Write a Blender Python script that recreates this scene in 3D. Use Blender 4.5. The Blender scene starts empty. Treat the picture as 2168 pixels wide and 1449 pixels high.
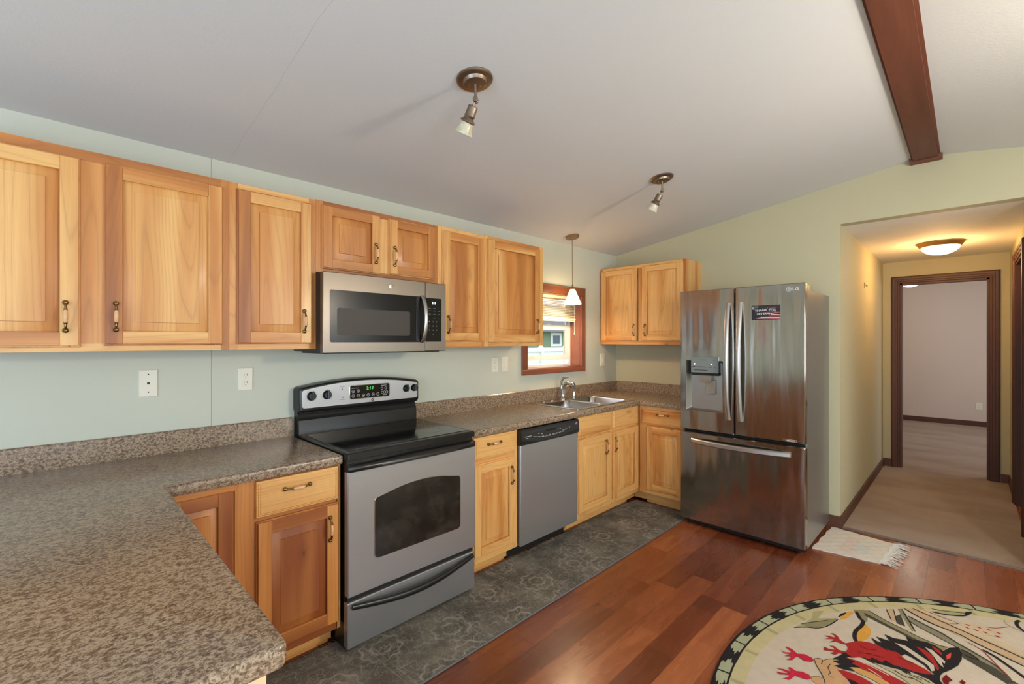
import bpy, bmesh, math, random
from mathutils import Vector
random.seed(7)
PI = math.pi
SC = bpy.context.scene
COL = SC.collection
# ---------------------------------------------------------------- camera, world, exposure
cam_d = bpy.data.cameras.new('camera'); cam = bpy.data.objects.new('camera', cam_d); COL.objects.link(cam)
cam.location = (-4.27, -2.667, 1.437)
cam.rotation_euler = (PI/2, 0, math.radians(44.81-90))
cam_d.sensor_fit = 'HORIZONTAL'; cam_d.sensor_width = 36; cam_d.lens = 971/2168*36
cam_d.shift_y = (722.7-724.5)/2168; cam_d.clip_start = .02
SC.camera = cam
SC.view_settings.view_transform = 'Standard'; SC.view_settings.look = 'None'
SC.view_settings.gamma = 1; SC.view_settings.use_curve_mapping = False
SC.view_settings.exposure = 0.0
SC.cycles.use_denoising = True
SC.cycles.max_bounces = 12; SC.cycles.diffuse_bounces = 8; SC.cycles.glossy_bounces = 4
SC.cycles.caustics_reflective = False; SC.cycles.caustics_refractive = False
SC.cycles.sample_clamp_indirect = 25

def lin(c):
    return tuple((x/255/12.92 if x/255 <= .04045 else ((x/255+.055)/1.055)**2.4) for x in c)+(1,)

W = bpy.data.worlds.new('sky'); SC.world = W; W.use_nodes = True
W.node_tree.nodes['Background'].inputs[0].default_value = (.80, .90, 1, 1)
W.node_tree.nodes['Background'].inputs[1].default_value = 2.6

LAMP1 = 82
def area(name, loc, rot, sx, sy, power, col):
    l = bpy.data.lights.new(name, 'AREA'); l.shape = 'RECTANGLE'; l.size = sx; l.size_y = sy
    l.energy = power; l.color = col
    o = bpy.data.objects.new(name, l); COL.objects.link(o); o.location = loc; o.rotation_euler = rot
    return o
def point(name, loc, power, col, r=.03):
    l = bpy.data.lights.new(name, 'POINT'); l.energy = power; l.color = col; l.shadow_soft_size = r
    o = bpy.data.objects.new(name, l); COL.objects.link(o); o.location = loc
    return o
DAY = (.74, .88, 1.0)
# daylight entering the windows of the living side of the room (behind and left of the camera)
area('daylight_patio_door', (-4.7, -4.90, 1.10), (PI/2+.0, 0, 0), 2.2, 1.9, 34, DAY)
area('daylight_front_window', (-1.6, -4.90, 1.45), (PI/2+.0, 0, 0), 1.9, 1.1, 18, (.80, .91, 1))
area('daylight_left_window', (-6.88, -2.5, 1.35), (PI/2+.25, 0, -PI/2), 2.4, 1.4, 70, (.58, .76, 1))
area('daylight_bedroom', (4.6, -4.95, 1.4), (PI/2, 0, 0), 1.8, 1.2, 24, (.96, .96, 1))
# ---------------------------------------------------------------- materials
class N:
    def __init__(s, name):
        s.m = bpy.data.materials.new(name); s.m.use_nodes = True; s.t = s.m.node_tree
        s.b = s.t.nodes['Principled BSDF']
    def n(s, typ, **kw):
        d = s.t.nodes.new('ShaderNode'+typ)
        for k, v in kw.items():
            if k.startswith('i_'):
                key = k[2:]; key = int(key) if key.isdigit() else key.replace('_', ' ')
                s.set(d, key, v)
            else: setattr(d, k, v)
        return d
    def set(s, d, key, v):
        i = d.inputs[key]
        if hasattr(v, 'is_output') or isinstance(v, bpy.types.NodeSocket): s.t.links.new(v, i)
        else: i.default_value = v
    def math(s, op, a, b=0.0, c=None):
        d = s.n('Math', operation=op); s.set(d, 0, a); s.set(d, 1, b)
        if c is not None: s.set(d, 2, c)
        return d.outputs[0]
    def xyz(s, v):
        d = s.n('SeparateXYZ', i_0=v); return d.outputs
    def comb(s, x, y, z=0.0):
        d = s.n('CombineXYZ'); s.set(d, 0, x); s.set(d, 1, y); s.set(d, 2, z); return d.outputs[0]
    def noise(s, v, scale=1, detail=2, rough=.5, dist=0):
        return s.n('TexNoise', i_Vector=v, i_Scale=scale, i_Detail=detail, i_Roughness=rough, i_Distortion=dist).outputs[0]
    def ramp(s, f, stops, interp='LINEAR'):
        d = s.n('ValToRGB'); s.set(d, 0, f); cr = d.color_ramp; cr.interpolation = interp
        while len(cr.elements) < len(stops): cr.elements.new(.5)
        for e, (p, c) in zip(cr.elements, stops): e.position = p; e.color = c if len(c) == 4 else lin(c)
        return d.outputs[0]
    def mix(s, f, a, b, mode='MIX'):
        d = s.n('Mix', data_type='RGBA', blend_type=mode)
        s.set(d, 0, f)
        for k, v in ((6, a), (7, b)): s.set(d, k, v)
        return d.outputs[2]
    def bump(s, h, strength=.2, dist=.002):
        d = s.n('Bump', i_Height=h, i_Strength=strength, i_Distance=dist); s.t.links.new(d.outputs[0], s.b.inputs['Normal']); return d
    def col(s, c): s.set(s.b, 'Base Color', c)
    def p(s, **kw):
        for k, v in kw.items(): s.set(s.b, k.replace('_', ' '), v)
        return s
    def geo(s): return s.n('NewGeometry').outputs['Position']
G1 = (1, 1, 1, 1); G0 = (0, 0, 0, 1)

def plain(name, rgb, rough=.5, metal=0, var=.04, scale=8, **kw):
    m = N(name); g = m.geo(); f = m.noise(g, scale, 3)
    c = lin(rgb); a = tuple(max(0, x*(1-var)) for x in c[:3])+(1,); b = tuple(min(1, x*(1+var)) for x in c[:3])+(1,)
    m.col(m.mix(f, a, b)); m.p(Roughness=rough, Metallic=metal, **kw); return m.m

def emis(name, rgb, strength, base=None):
    m = N(name); m.col(lin(base or rgb)); m.p(Emission_Color=lin(rgb), Emission_Strength=strength, Roughness=.4); return m.m

def paint(name, rgb, crack=None, bs=.25, sc=140):
    m = N(name); g = m.geo()
    f = m.noise(g, .9, 2); c = lin(rgb)
    base = m.mix(f, tuple(x*.97 for x in c[:3])+(1,), tuple(min(1, x*1.03) for x in c[:3])+(1,))
    if crack:
        x = m.xyz(g)
        w = m.math('MULTIPLY', m.math('SUBTRACT', m.noise(m.comb(0.0, x[1], x[2]), 5, 3), .5), crack[1])
        dd = m.math('ABSOLUTE', m.math('SUBTRACT', m.math('SUBTRACT', x[0], crack[0]), w))
        k = m.math('LESS_THAN', dd, crack[2])
        base = m.mix(m.math('MULTIPLY', k, crack[3]), base, lin((70, 66, 60)))
    m.col(base); m.p(Roughness=.75)
    h = m.noise(g, sc, 3, .6); m.bump(h, bs, .0025)
    return m.m

M = {}
M['sage'] = paint('sage_green_wall_paint', (188, 183, 152))
M['sage_a'] = paint('sage_green_wall_paint_daylight_tint_with_seam', (198, 201, 186), (-3.706, .004, .0012, .55))  # same sage paint, tinted cooler: the bluish daylight is put into its colour
M['ceil'] = paint('white_ceiling_texture', (208, 209, 210), (-3.635, .025, .0006, .35), .35, 90)
M['mauve'] = paint('pale_mauve_wall_paint', (208, 194, 182))
M['white'] = plain('white_ceiling_flat', (236, 234, 232), .8)
M['offwhite'] = paint('off_white_wall_paint', (240, 240, 238))

def wood(name, pale, mid, heart, bias=0.0, rough=.40, knots=True, coat=.10):
    m = N(name); uv = m.n('UVMap').outputs[0]; u, v, _ = m.xyz(uv)
    tone = m.n('Attribute', attribute_name='tone').outputs['Fac']
    wv = m.math('MULTIPLY', m.math('SUBTRACT', m.noise(m.comb(m.math('MULTIPLY', u, 2.2), m.math('MULTIPLY', v, 6.0)), 1, 1), .5), .035)
    v2 = m.math('ADD', v, wv)
    big = m.noise(m.comb(m.math('MULTIPLY', u, .55), m.math('MULTIPLY', v2, 7.0), tone), 1, 2, .45)
    x = m.math('ADD', m.math('MULTIPLY', m.math('SUBTRACT', big, .5), 1.9), m.math('ADD', tone, bias))
    c = m.ramp(x, [(.12, pale), (.5, mid), (.95, heart)])
    # growth-ring contours
    r = m.noise(m.comb(m.math('MULTIPLY', u, .42), m.math('MULTIPLY', v2, 6.5), 3.3), 1, .6)
    s = m.math('PINGPONG', m.math('MULTIPLY', r, 24.0), .5)
    ring = m.ramp(s, [(0.0, (255, 255, 255)), (.10, (150, 150, 150)), (.5, (0, 0, 0))])
    c = m.mix(m.math('MULTIPLY', ring, .24), c, heart4(heart, .72))
    f = m.noise(m.comb(m.math('MULTIPLY', u, 9), m.math('MULTIPLY', v, 260.0)), 1, 2)
    c = m.mix(m.math('MULTIPLY', m.math('SUBTRACT', f, .35), .28), c, heart4(heart, .85))
    if knots:
        vo = m.n('TexVoronoi', feature='F1', i_Vector=m.comb(m.math('MULTIPLY', u, 2.3), m.math('MULTIPLY', v2, 5.0)), i_Scale=1.0)
        gate = m.math('GREATER_THAN', m.n('SeparateColor', i_0=vo.outputs['Color']).outputs[0], .62)
        k = m.ramp(vo.outputs['Distance'], [(0.02, (255, 255, 255)), (.055, (150, 150, 150)), (.16, (0, 0, 0))])
        c = m.mix(m.math('MULTIPLY', m.math('MULTIPLY', k, gate), .85), c, heart4(heart, .28))
    m.col(c); m.p(Roughness=rough, Coat_Weight=coat, Coat_Roughness=.18)
    m.bump(f, .06, .001)
    return m.m
def heart4(h, k):
    c = lin(h); return (c[0]*k, c[1]*k*.92, c[2]*k*.85, 1)
M['hick'] = wood('hickory_cabinet_wood', (232, 180, 110), (203, 134, 66), (140, 74, 33), .02)
M['casing'] = wood('red_brown_stained_casing', (136, 84, 62), (122, 70, 50), (96, 50, 36), 0, .35, False)
M['trim'] = wood('dark_brown_trim', (98, 60, 40), (84, 49, 32), (62, 34, 22), 0, .5, False, 0)
M['beam'] = wood('dark_red_brown_beam', (122, 72, 52), (108, 60, 43), (88, 45, 32), 0, .55, False, 0)
M['oakpale'] = plain('pale_veneer', (226, 196, 150), .4)

def granite():
    m = N('brown_granite_laminate'); g = m.geo()
    a = m.noise(m.comb(m.math('MULTIPLY', m.xyz(g)[0], .8), m.xyz(g)[1], m.xyz(g)[2]), 112, 5, .72, .4); b = m.noise(g, 170, 3, .6); d = m.noise(g, 7, 2)
    c = m.ramp(a, [(.30, (48, 40, 32)), (.40, (90, 73, 56)), (.48, (130, 108, 84)), (.57, (180, 160, 134)), (.66, (114, 93, 72)), (.76, (66, 54, 43))])
    k = m.ramp(b, [(.36, (255, 255, 255)), (.44, (0, 0, 0))]); c = m.mix(m.math('MULTIPLY', k, .7), c, lin((62, 50, 46)))
    k2 = m.ramp(b, [(.58, (0, 0, 0)), (.66, (255, 255, 255))]); c = m.mix(m.math('MULTIPLY', k2, .45), c, lin((196, 180, 160)))
    c = m.mix(m.math('MULTIPLY', d, .25), c, lin((140, 112, 96)))
    m.col(c); m.p(Roughness=.24, Specular_IOR_Level=.6); m.bump(a, .05, .001); return m.m
M['granite'] = granite()

def steel(name, rgb, rough=.28, wave=0.0, axis='z', brush=.12):
    m = N(name); g = m.geo(); x = m.xyz(g)
    hor = m.math('ADD', x[0], x[1])
    f = m.noise(m.comb(m.math('MULTIPLY', hor, 6.0), m.math('MULTIPLY', x[2], 420.0)), 1, 2) if axis == 'h' else \
        m.noise(m.comb(m.math('MULTIPLY', hor, 500.0), m.math('MULTIPLY', x[2], 4.0)), 1, 2)
    c = lin(rgb); m.col(m.mix(f, tuple(k*.93 for k in c[:3])+(1,), tuple(min(1, k*1.07) for k in c[:3])+(1,)))
    m.p(Metallic=1, Roughness=m.math('ADD', rough-brush/2, m.math('MULTIPLY', f, brush)), Anisotropic=.5)
    h = m.math('MULTIPLY', f, .00002)
    if wave:
        w = m.noise(m.comb(m.math('MULTIPLY', hor, 7.0), m.math('MULTIPLY', x[2], .8)), 1, 1.5)
        h = m.math('ADD', h, m.math('MULTIPLY', w, wave))
    d = m.n('Bump', i_Height=h, i_Strength=1.0, i_Distance=1.0); m.t.links.new(d.outputs[0], m.b.inputs['Normal'])
    return m.m
M['steel'] = steel('brushed_stainless_steel', (178, 179, 181), .40, 0, 'h'); M['mwsteel'] = steel('warm_microwave_steel', (120, 112, 103), .36, 0, 'h'); M['steel'].node_tree.nodes['Principled BSDF'].inputs['Metallic'].default_value = .8
M['fsteel'] = steel('dark_stainless_fridge_steel', (170, 163, 153), .16, .016)
M['fhandle'] = steel('satin_handle_steel', (182, 178, 173), .36)
M['sink'] = steel('satin_sink_steel', (200, 200, 202), .22, 0, 'h', .08)
M['sidegrey'] = plain('grey_fridge_side', (150, 150, 149), .34, .75, .05, 60)
M['chrome'] = plain('brushed_nickel', (190, 188, 184), .16, 1)
M['brass'] = plain('antique_brass', (140, 112, 68), .28, 1, .15, 90)
M['bronze'] = plain('antique_bronze', (148, 132, 116), .42, 1, .12, 60)
M['grip'] = plain('pale_wood_grip', (220, 172, 124), .35)
M['black'] = plain('black_plastic', (22, 22, 22), .28)
M['blackgl'] = plain('black_glass', (10, 10, 11), .10); M['mwblack'] = plain('black_door_glass', (14, 12, 11), .22, Specular_IOR_Level=.25)
M['dark'] = plain('matt_black', (16, 16, 16), .7)
M['ovglass'] = None
def ovglass():
    m = N('oven_window_glass'); g = m.geo(); f = m.noise(g, 7, 4, .6, .5)
    m.col(m.ramp(f, [(.4, (22, 20, 18)), (.7, (52, 49, 44)), (.9, (70, 66, 60))])); m.p(Roughness=.16); return m.m
M['ovglass'] = ovglass()
M['mwglass'] = plain('microwave_mesh_glass', (62, 57, 51), .45, 0, .05, 300, Specular_IOR_Level=.3)
M['ivory'] = plain('ivory_plastic', (226, 222, 205), .4)
M['whitep'] = plain('white_vinyl', (232, 232, 228), .35)
M['blind'] = plain('cream_blind_slat', (236, 226, 202), .5)
M['ink'] = plain('dark_print', (50, 46, 44), .5)
M['inkw'] = plain('light_print', (205, 205, 205), .5)
M['slate'] = plain('grey_control_glass', (128, 136, 134), .2)
M['disp'] = steel('dispenser_recess_steel', (176, 172, 164), .34)
M['seed'] = emis('white_display_digits', (235, 240, 255), 3.0)
M['green'] = emis('green_display_digits', (70, 190, 90), 1.2)
M['led'] = emis('white_indicator', (255, 255, 255), 4)
M['pend'] = emis('lit_pendant_glass', (255, 214, 150), 20.0, (250, 240, 225))
M['dome'] = emis('lit_dome_glass', (255, 236, 205), 5.0, (250, 240, 225))
def alab():
    m = N('cream_alabaster_glass'); g = m.geo(); f = m.noise(g, 28, 4, .6, 1)
    m.col(m.ramp(f, [(.35, (214, 210, 188)), (.55, (198, 192, 166)), (.75, (196, 170, 120))])); m.p(Roughness=.25, Subsurface_Weight=.2, Subsurface_Radius=(.02, .02, .02)); return m.m
M['alab'] = alab()
def glass():
    m = N('clear_window_glass'); m.p(Base_Color=(1, 1, 1, 1), Roughness=0.0, IOR=1.05, Transmission_Weight=1.0); return m.m
M['glass'] = glass()
M['dot'] = plain('bright_white_cover', (236, 236, 236), .3)

def floorwood():
    m = N('brazilian_cherry_planks'); g = m.geo(); x = m.xyz(g)
    Wd, Ln = .127, 1.35
    ry = m.math('DIVIDE', m.math('ADD', x[1], 20.013), Wd); row = m.math('FLOOR', ry)
    rnd = m.n('TexWhiteNoise', noise_dimensions='1D', i_W=row).outputs[0]
    rx = m.math('DIVIDE', m.math('ADD', m.math('ADD', x[0], 20.0), m.math('MULTIPLY', rnd, 3.1)), Ln); ci = m.math('FLOOR', rx)
    wn = m.n('TexWhiteNoise', noise_dimensions='2D', i_Vector=m.comb(row, ci)).outputs[0]
    # shorter blocks inside a plank
    bx = m.math('DIVIDE', m.math('ADD', m.math('ADD', x[0], 20.0), m.math('MULTIPLY', wn, 2.0)), .47)
    wn2 = m.n('TexWhiteNoise', noise_dimensions='2D', i_Vector=m.comb(m.math('FLOOR', bx), row)).outputs[0]
    t = m.math('ADD', m.math('MULTIPLY', wn, .72), m.math('MULTIPLY', wn2, .28))
    gr = m.noise(m.comb(m.math('MULTIPLY', x[0], 1.6), m.math('MULTIPLY', x[1], 13.0), m.math('MULTIPLY', wn, 40)), 1, 4, .6, .8)
    f = m.math('ADD', m.math('MULTIPLY', t, .95), m.math('MULTIPLY', m.math('SUBTRACT', gr, .5), .55))
    c = m.ramp(m.math('ADD', f, .12), [(.05, (78, 36, 20)), (.3, (98, 47, 27)), (.55, (118, 60, 34)), (.8, (136, 74, 43)), (1, (160, 94, 56))])
    fy = m.math('ABSOLUTE', m.math('SUBTRACT', m.math('FRACT', ry), .5)); fx = m.math('ABSOLUTE', m.math('SUBTRACT', m.math('FRACT', rx), .5))
    e = m.math('MAXIMUM', m.math('GREATER_THAN', fy, .5-.006), m.math('GREATER_THAN', fx, .5-.0012))
    c = m.mix(m.math('MULTIPLY', e, .5), c, lin((52, 26, 16)))
    m.col(c); m.p(Roughness=m.math('ADD', .20, m.math('MULTIPLY', gr, .14)), Coat_Weight=.12, Coat_Roughness=.2)
    m.bump(m.math('SUBTRACT', m.math('MULTIPLY', gr, .25), e), .12, .0012); return m.m
M['floor'] = floorwood()

def carpet():
    m = N('beige_cut_pile_carpet'); g = m.geo(); a = m.noise(g, 330, 3, .7); b = m.noise(g, 3.0, 3); d = m.noise(g, 26, 3)
    c = m.ramp(a, [(.3, (138, 122, 110)), (.5, (176, 160, 148)), (.7, (206, 192, 180))])
    x = m.xyz(g)
    st = m.noise(m.comb(m.math('MULTIPLY', x[0], 3.0), m.math('MULTIPLY', x[1], 1.2)), 1, 3, .6)
    c = m.mix(m.ramp(st, [(.42, (0, 0, 0)), (.65, (150, 150, 150))]), c, lin((132, 106, 86)))
    m.col(c); m.p(Roughness=1, Specular_IOR_Level=.1); m.bump(m.math('ADD', a, m.math('MULTIPLY', d, .6)), .9, .006); return m.m
M['carpet'] = carpet()

def runner():
    m = N('grey_distressed_runner'); g = m.geo(); x = m.xyz(g)
    wx = m.noise(g, 9, 2); w2 = m.noise(g, 3, 2)
    px = m.math('ADD', x[0], m.math('MULTIPLY', wx, .03)); py = m.math('ADD', x[1], m.math('MULTIPLY', wx, .03))
    P2 = m.comb(px, py)
    P2 = m.comb(px, py); P3 = m.comb(m.math('ADD', x[0], m.math('MULTIPLY', wx, .010)), m.math('ADD', x[1], m.math('MULTIPLY', wx, .010)))
    def med(scale, rnd, fr, gate, pet, amp):
        vo = m.n('TexVoronoi', voronoi_dimensions='2D', feature='F1', i_Vector=P3, i_Scale=scale, i_Randomness=rnd)
        ps = m.xyz(vo.outputs['Position']); dx = m.math('SUBTRACT', px, ps[0]); dy = m.math('SUBTRACT', py, ps[1])
        an = m.math('ARCTAN2', dy, dx); pc = m.math('COSINE', m.math('MULTIPLY', an, pet))
        dd = m.math('MULTIPLY', vo.outputs['Distance'], m.math('ADD', 1.0, m.math('MULTIPLY', pc, amp)))
        s = m.math('PINGPONG', m.math('MULTIPLY', dd, fr), .5)
        r = m.ramp(s, [(.0, (255, 255, 255)), (.16, (140, 140, 140)), (.26, (0, 0, 0))])
        sp_ = m.math('MULTIPLY', m.math('LESS_THAN', m.math('ABSOLUTE', pc), .16), m.math('GREATER_THAN', dd, gate*.55))
        return m.math('MULTIPLY', m.math('MAXIMUM', r, m.math('MULTIPLY', sp_, .6)), m.math('LESS_THAN', dd, gate))
    a = med(3.4, .55, 6.5, .42, 9.0, .08); b = med(9.5, .8, 3.6, .45, 5.0, .25)
    xf = m.math('ABSOLUTE', m.math('SUBTRACT', m.math('FRACT', m.math('ADD', m.math('MULTIPLY', x[0], 2.3), m.math('MULTIPLY', x[1], .12))), .5))
    ln = m.math('MULTIPLY', m.math('LESS_THAN', m.math('ABSOLUTE', m.math('SUBTRACT', xf, .03)), .006), .9)
    b = m.math('MAXIMUM', b, ln)
    pt = m.noise(P2, 20, 3, .6, 2.4); pl = m.ramp(m.math('PINGPONG', m.math('MULTIPLY', pt, 5.0), .5), [(0, (255, 255, 255)), (.12, (120, 120, 120)), (.22, (0, 0, 0))])
    big = m.noise(g, 4.5, 4, .6)
    base = m.ramp(big, [(.3, (84, 79, 71)), (.5, (108, 102, 92)), (.7, (142, 136, 122))])
    f = m.math('MAXIMUM', m.math('MAXIMUM', m.math('MULTIPLY', a, .8), m.math('MULTIPLY', b, .5)), m.math('MULTIPLY', pl, .6))
    wear = m.ramp(m.noise(g, 16, 3), [(.3, (90, 90, 90)), (.6, (235, 235, 235))])
    f = m.math('MULTIPLY', f, wear)
    c = m.mix(f, base, lin((196, 190, 176)))
    th = m.noise(g, 380, 2); c = m.mix(m.math('MULTIPLY', th, .22), c, lin((60, 58, 54)))
    m.col(c); m.p(Roughness=.9, Specular_IOR_Level=.2); m.bump(m.math('ADD', th, f), .35, .002); return m.m
M['runner'] = runner()
M['edge'] = plain('grey_blue_binding', (100, 106, 110), .8)

def weave(name, rgb, k=.25):
    m = N(name); g = m.geo(); a = m.noise(g, 420, 2); b = m.noise(g, 22, 4, .65); c = lin(rgb)
    cc = m.mix(b, tuple(x*(1-k) for x in c[:3])+(1,), tuple(min(1, x*(1+k*.6)) for x in c[:3])+(1,))
    m.col(cc); m.p(Roughness=.95, Specular_IOR_Level=.15); m.bump(a, .5, .003); return m.m
for k, c in dict(r_cream=(180, 170, 155), r_sagew=(152, 156, 130), r_black=(34, 31, 32), r_red=(150, 38, 38), r_red2=(196, 70, 56), r_crimson=(172, 34, 58),
                 r_darkred=(104, 24, 26), r_tan=(176, 152, 122), r_tan2=(178, 142, 104), r_sand=(182, 166, 142), r_olive=(128, 122, 92), r_sage=(152, 148, 110),
                 r_dark=(66, 64, 54), r_grey=(122, 118, 100), r_gold=(192, 142, 62), r_ochre=(180, 142, 88), r_feather=(160, 152, 124), r_pale=(176, 168, 130), mat_white=(216, 210, 200), mat_pink=(216, 200, 190), mat_blue=(204, 206, 202)).items():
    M[k] = weave(k.replace('r_', 'rug_wool_').replace('mat_', 'woven_cotton_'), c, .12 if 'mat' in k else .16)
M['grass'] = weave('lawn_grass', (110, 130, 84))
M['fence'] = plain('white_vinyl_fence', (225, 225, 222), .5)
M['house'] = plain('green_lap_siding', (130, 146, 116), .8)
M['roof'] = plain('grey_shingle', (96, 94, 92), .9)
M['housewin'] = plain('dark_house_glass', (60, 72, 80), .1)
M['red'] = plain('magnet_red', (150, 40, 50), .5); M['pink'] = plain('magnet_pink', (226, 170, 176), .5); M['maroon'] = plain('magnet_maroon', (52, 26, 32), .45)
M['magblk'] = plain('magnet_black', (24, 24, 28), .4)

# ---------------------------------------------------------------- mesh helpers
ROOT = {}
TA = lambda p: (p[0], -p[1], p[2])          # back wall run: a = x, d = out from the wall
TB = lambda p: (-p[1], -p[0], p[2])         # right wall run: a = distance from the corner
TI = lambda p: p
def rr(a0, a1, b0, b1, r=0.0, n=4):
    if r <= 0: return [(a0, b0), (a1, b0), (a1, b1), (a0, b1)]
    o = []
    for cx, cy, s in ((a1-r, b0+r, -90), (a1-r, b1-r, 0), (a0+r, b1-r, 90), (a0+r, b0+r, 180)):
        for i in range(n+1):
            t = math.radians(s+90*i/n); o.append((cx+r*math.cos(t), cy+r*math.sin(t)))
    return o
def inset(poly, k):
    n = len(poly); o = []; A = sum(poly[i][0]*poly[(i+1) % n][1]-poly[(i+1) % n][0]*poly[i][1] for i in range(n)); sg = 1 if A > 0 else -1
    for i in range(n):
        p0 = Vector(poly[i-1]); p1 = Vector(poly[i]); p2 = Vector(poly[(i+1) % n])
        e1 = (p1-p0).normalized(); e2 = (p2-p1).normalized()
        n1 = Vector((-e1.y, e1.x))*sg; n2 = Vector((-e2.y, e2.x))*sg
        b = n1+n2; L = b.length
        if L < 1e-6: o.append(tuple(p1+n1*k)); continue
        b /= L; o.append(tuple(p1+b*k/max(.3, b.dot(n1))))
    return o
class MB:
    def __init__(s, T=TI): s.T = T; s.V = []; s.F = []; s.g = 'z'; s.tone = .5; s.seed = 0; s.mat = 0
    def bd(s, g, tone=None):
        s.g = g; s.tone = random.random() if tone is None else min(1, max(0, tone+random.uniform(-.22, .22))); s.seed += 1; s.off = (random.uniform(0, 50), random.uniform(0, 50)); return s
    off = (0, 0)
    def v(s, p): s.V.append(tuple(p)); return len(s.V)-1
    def f(s, idx, mat=None): s.F.append((list(idx), s.mat if mat is None else mat, s.g, s.tone, s.off))
    def loft(s, loops, c0=True, c1=True, close=True):
        ids = [[s.v(p) for p in L] for L in loops]; n = len(ids[0])
        for A, B in zip(ids, ids[1:]):
            for i in range(n if close else n-1):
                j = (i+1) % n; s.f((A[i], A[j], B[j], B[i]))
        if c0: s.f(ids[0][::-1])
        if c1: s.f(ids[-1])
        return s
    def box(s, a0, a1, d0, d1, z0, z1):
        return s.loft([[(a0, d0, z), (a1, d0, z), (a1, d1, z), (a0, d1, z)] for z in (z0, z1)])
    def slab(s, a0, a1, z0, z1, d0, d1, bev=.002, r=0.0, n=4):      # plate in the a-z plane, bevelled towards +d
        P = rr(a0, a1, z0, z1, r, n); Q = inset(P, bev)
        return s.loft([[(a, d0, z) for a, z in P], [(a, d1-bev, z) for a, z in P], [(a, d1, z) for a, z in Q]])
    def pslab(s, P, d0, d1, bev=.002, k=None):
        Q = inset(P, bev if k is None else k)
        return s.loft([[(a, d0, z) for a, z in P], [(a, d1-bev, z) for a, z in P], [(a, d1, z) for a, z in Q]])
    def board(s, a0, a1, z0, z1, d0, d1, g, tone=None, bev=.0015):
        s.bd(g, tone); return s.slab(a0, a1, z0, z1, d0, d1, bev)
    def flat(s, P, z0, z1, bev=.002, r=0):                             # plate in the a-d plane, bevelled upwards
        Q = inset(P, bev)
        return s.loft([[(a, d, z0) for a, d in P], [(a, d, z1-bev) for a, d in P], [(a, d, z1) for a, d in Q]])
    def tube(s, path, rad, n=10, cap=True, sq=None):
        path = [Vector(p) for p in path]; m = len(path)
        if not isinstance(rad, (list, tuple)): rad = [rad]*m
        t0 = (path[1]-path[0]).normalized(); up = Vector((0, 0, 1)) if abs(t0.z) < .9 else Vector((1, 0, 0))
        x = t0.cross(up).normalized(); L = []
        for i, p in enumerate(path):
            t = (path[min(i+1, m-1)]-path[max(i-1, 0)]).normalized()
            x = (x-t*x.dot(t)).normalized(); y = t.cross(x)
            r = rad[i]; rx, ry = (r, r) if not isinstance(r, tuple) else r
            L.append([tuple(p+x*math.cos(2*PI*k/n)*rx+y*math.sin(2*PI*k/n)*ry) for k in range(n)])
        return s.loft(L, cap, cap)
    def lathe(s, c, prof, axis=(0, 0, 1), n=24, c0=True, c1=True):     # prof: (radius, distance along axis)
        c = Vector(c); ax = Vector(axis).normalized(); up = Vector((0, 0, 1)) if abs(ax.z) < .9 else Vector((1, 0, 0))
        x = ax.cross(up).normalized(); y = ax.cross(x)
        return s.loft([[tuple(c+ax*h+x*math.cos(2*PI*k/n)*r+y*math.sin(2*PI*k/n)*r) for k in range(n)] for r, h in prof], c0, c1)
    def ball(s, c, r, n=12, sx=(1, 1, 1)):
        c = Vector(c); L = []
        for i in range(1, 8):
            t = PI*i/8
            L.append([(c.x+sx[0]*r*math.sin(t)*math.cos(2*PI*k/n), c.y+sx[1]*r*math.sin(t)*math.sin(2*PI*k/n), c.z-sx[2]*r*math.cos(t)) for k in range(n)])
        return s.loft(L)
    def build(s, name, mats, parent=None, smooth=30, recalc=True):
        if not isinstance(mats, (list, tuple)): mats = [mats]
        mats = [M[k] if isinstance(k, str) else k for k in mats]
        org = Vector(ROOT.get(parent.name, (0, 0, 0))) if parent else Vector((0, 0, 0))
        me = bpy.data.meshes.new(name); bm = bmesh.new()
        vs = [bm.verts.new(Vector(s.T(p))-org) for p in s.V]
        uvl = bm.loops.layers.uv.new('UVMap'); tl = bm.faces.layers.float.new('tone')
        for idx, mat, g, tone, off in s.F:
            try: f = bm.faces.new([vs[i] for i in idx])
            except ValueError: continue
            f.material_index = mat; f[tl] = tone; f.smooth = bool(smooth)
            ps = [Vector(s.V[i]) for i in idx]
            nn = Vector((0, 0, 0))
            for i in range(len(ps)): nn += ps[i].cross(ps[(i+1) % len(ps)]) if False else (ps[i]-ps[0]).cross(ps[(i+1) % len(ps)]-ps[0])
            na = max(range(3), key=lambda q: abs(nn[q])); ga = {'a': 0, 'd': 1, 'z': 2}[g]
            if na == ga: ua, va = [q for q in range(3) if q != na]
            else: ua = ga; va = [q for q in range(3) if q not in (na, ga)][0]
            for lp, p in zip(f.loops, ps): lp[uvl].uv = (p[ua]+off[0], p[va]+off[1])
        if recalc: bmesh.ops.recalc_face_normals(bm, faces=bm.faces)
        bm.to_mesh(me); bm.free()
        for k in mats: me.materials.append(k)
        if smooth: me.set_sharp_from_angle(angle=math.radians(smooth))
        o = bpy.data.objects.new(name, me); COL.objects.link(o)
        if parent: o.parent = parent; ROOT[o.name] = tuple(org)
        return o
def thing(name, label, cat, loc=(0, 0, 0), group=None):
    o = bpy.data.objects.new(name, None); COL.objects.link(o); o.location = loc; o.empty_display_size = .05
    o['label'] = label; o['category'] = cat
    if group: o['group'] = group
    ROOT[o.name] = tuple(loc); return o
def tag(o, label, cat, group=None):
    o['label'] = label; o['category'] = cat
    if group: o['group'] = group
    return o
def struct(o): o['kind'] = 'structure'; return o
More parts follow.
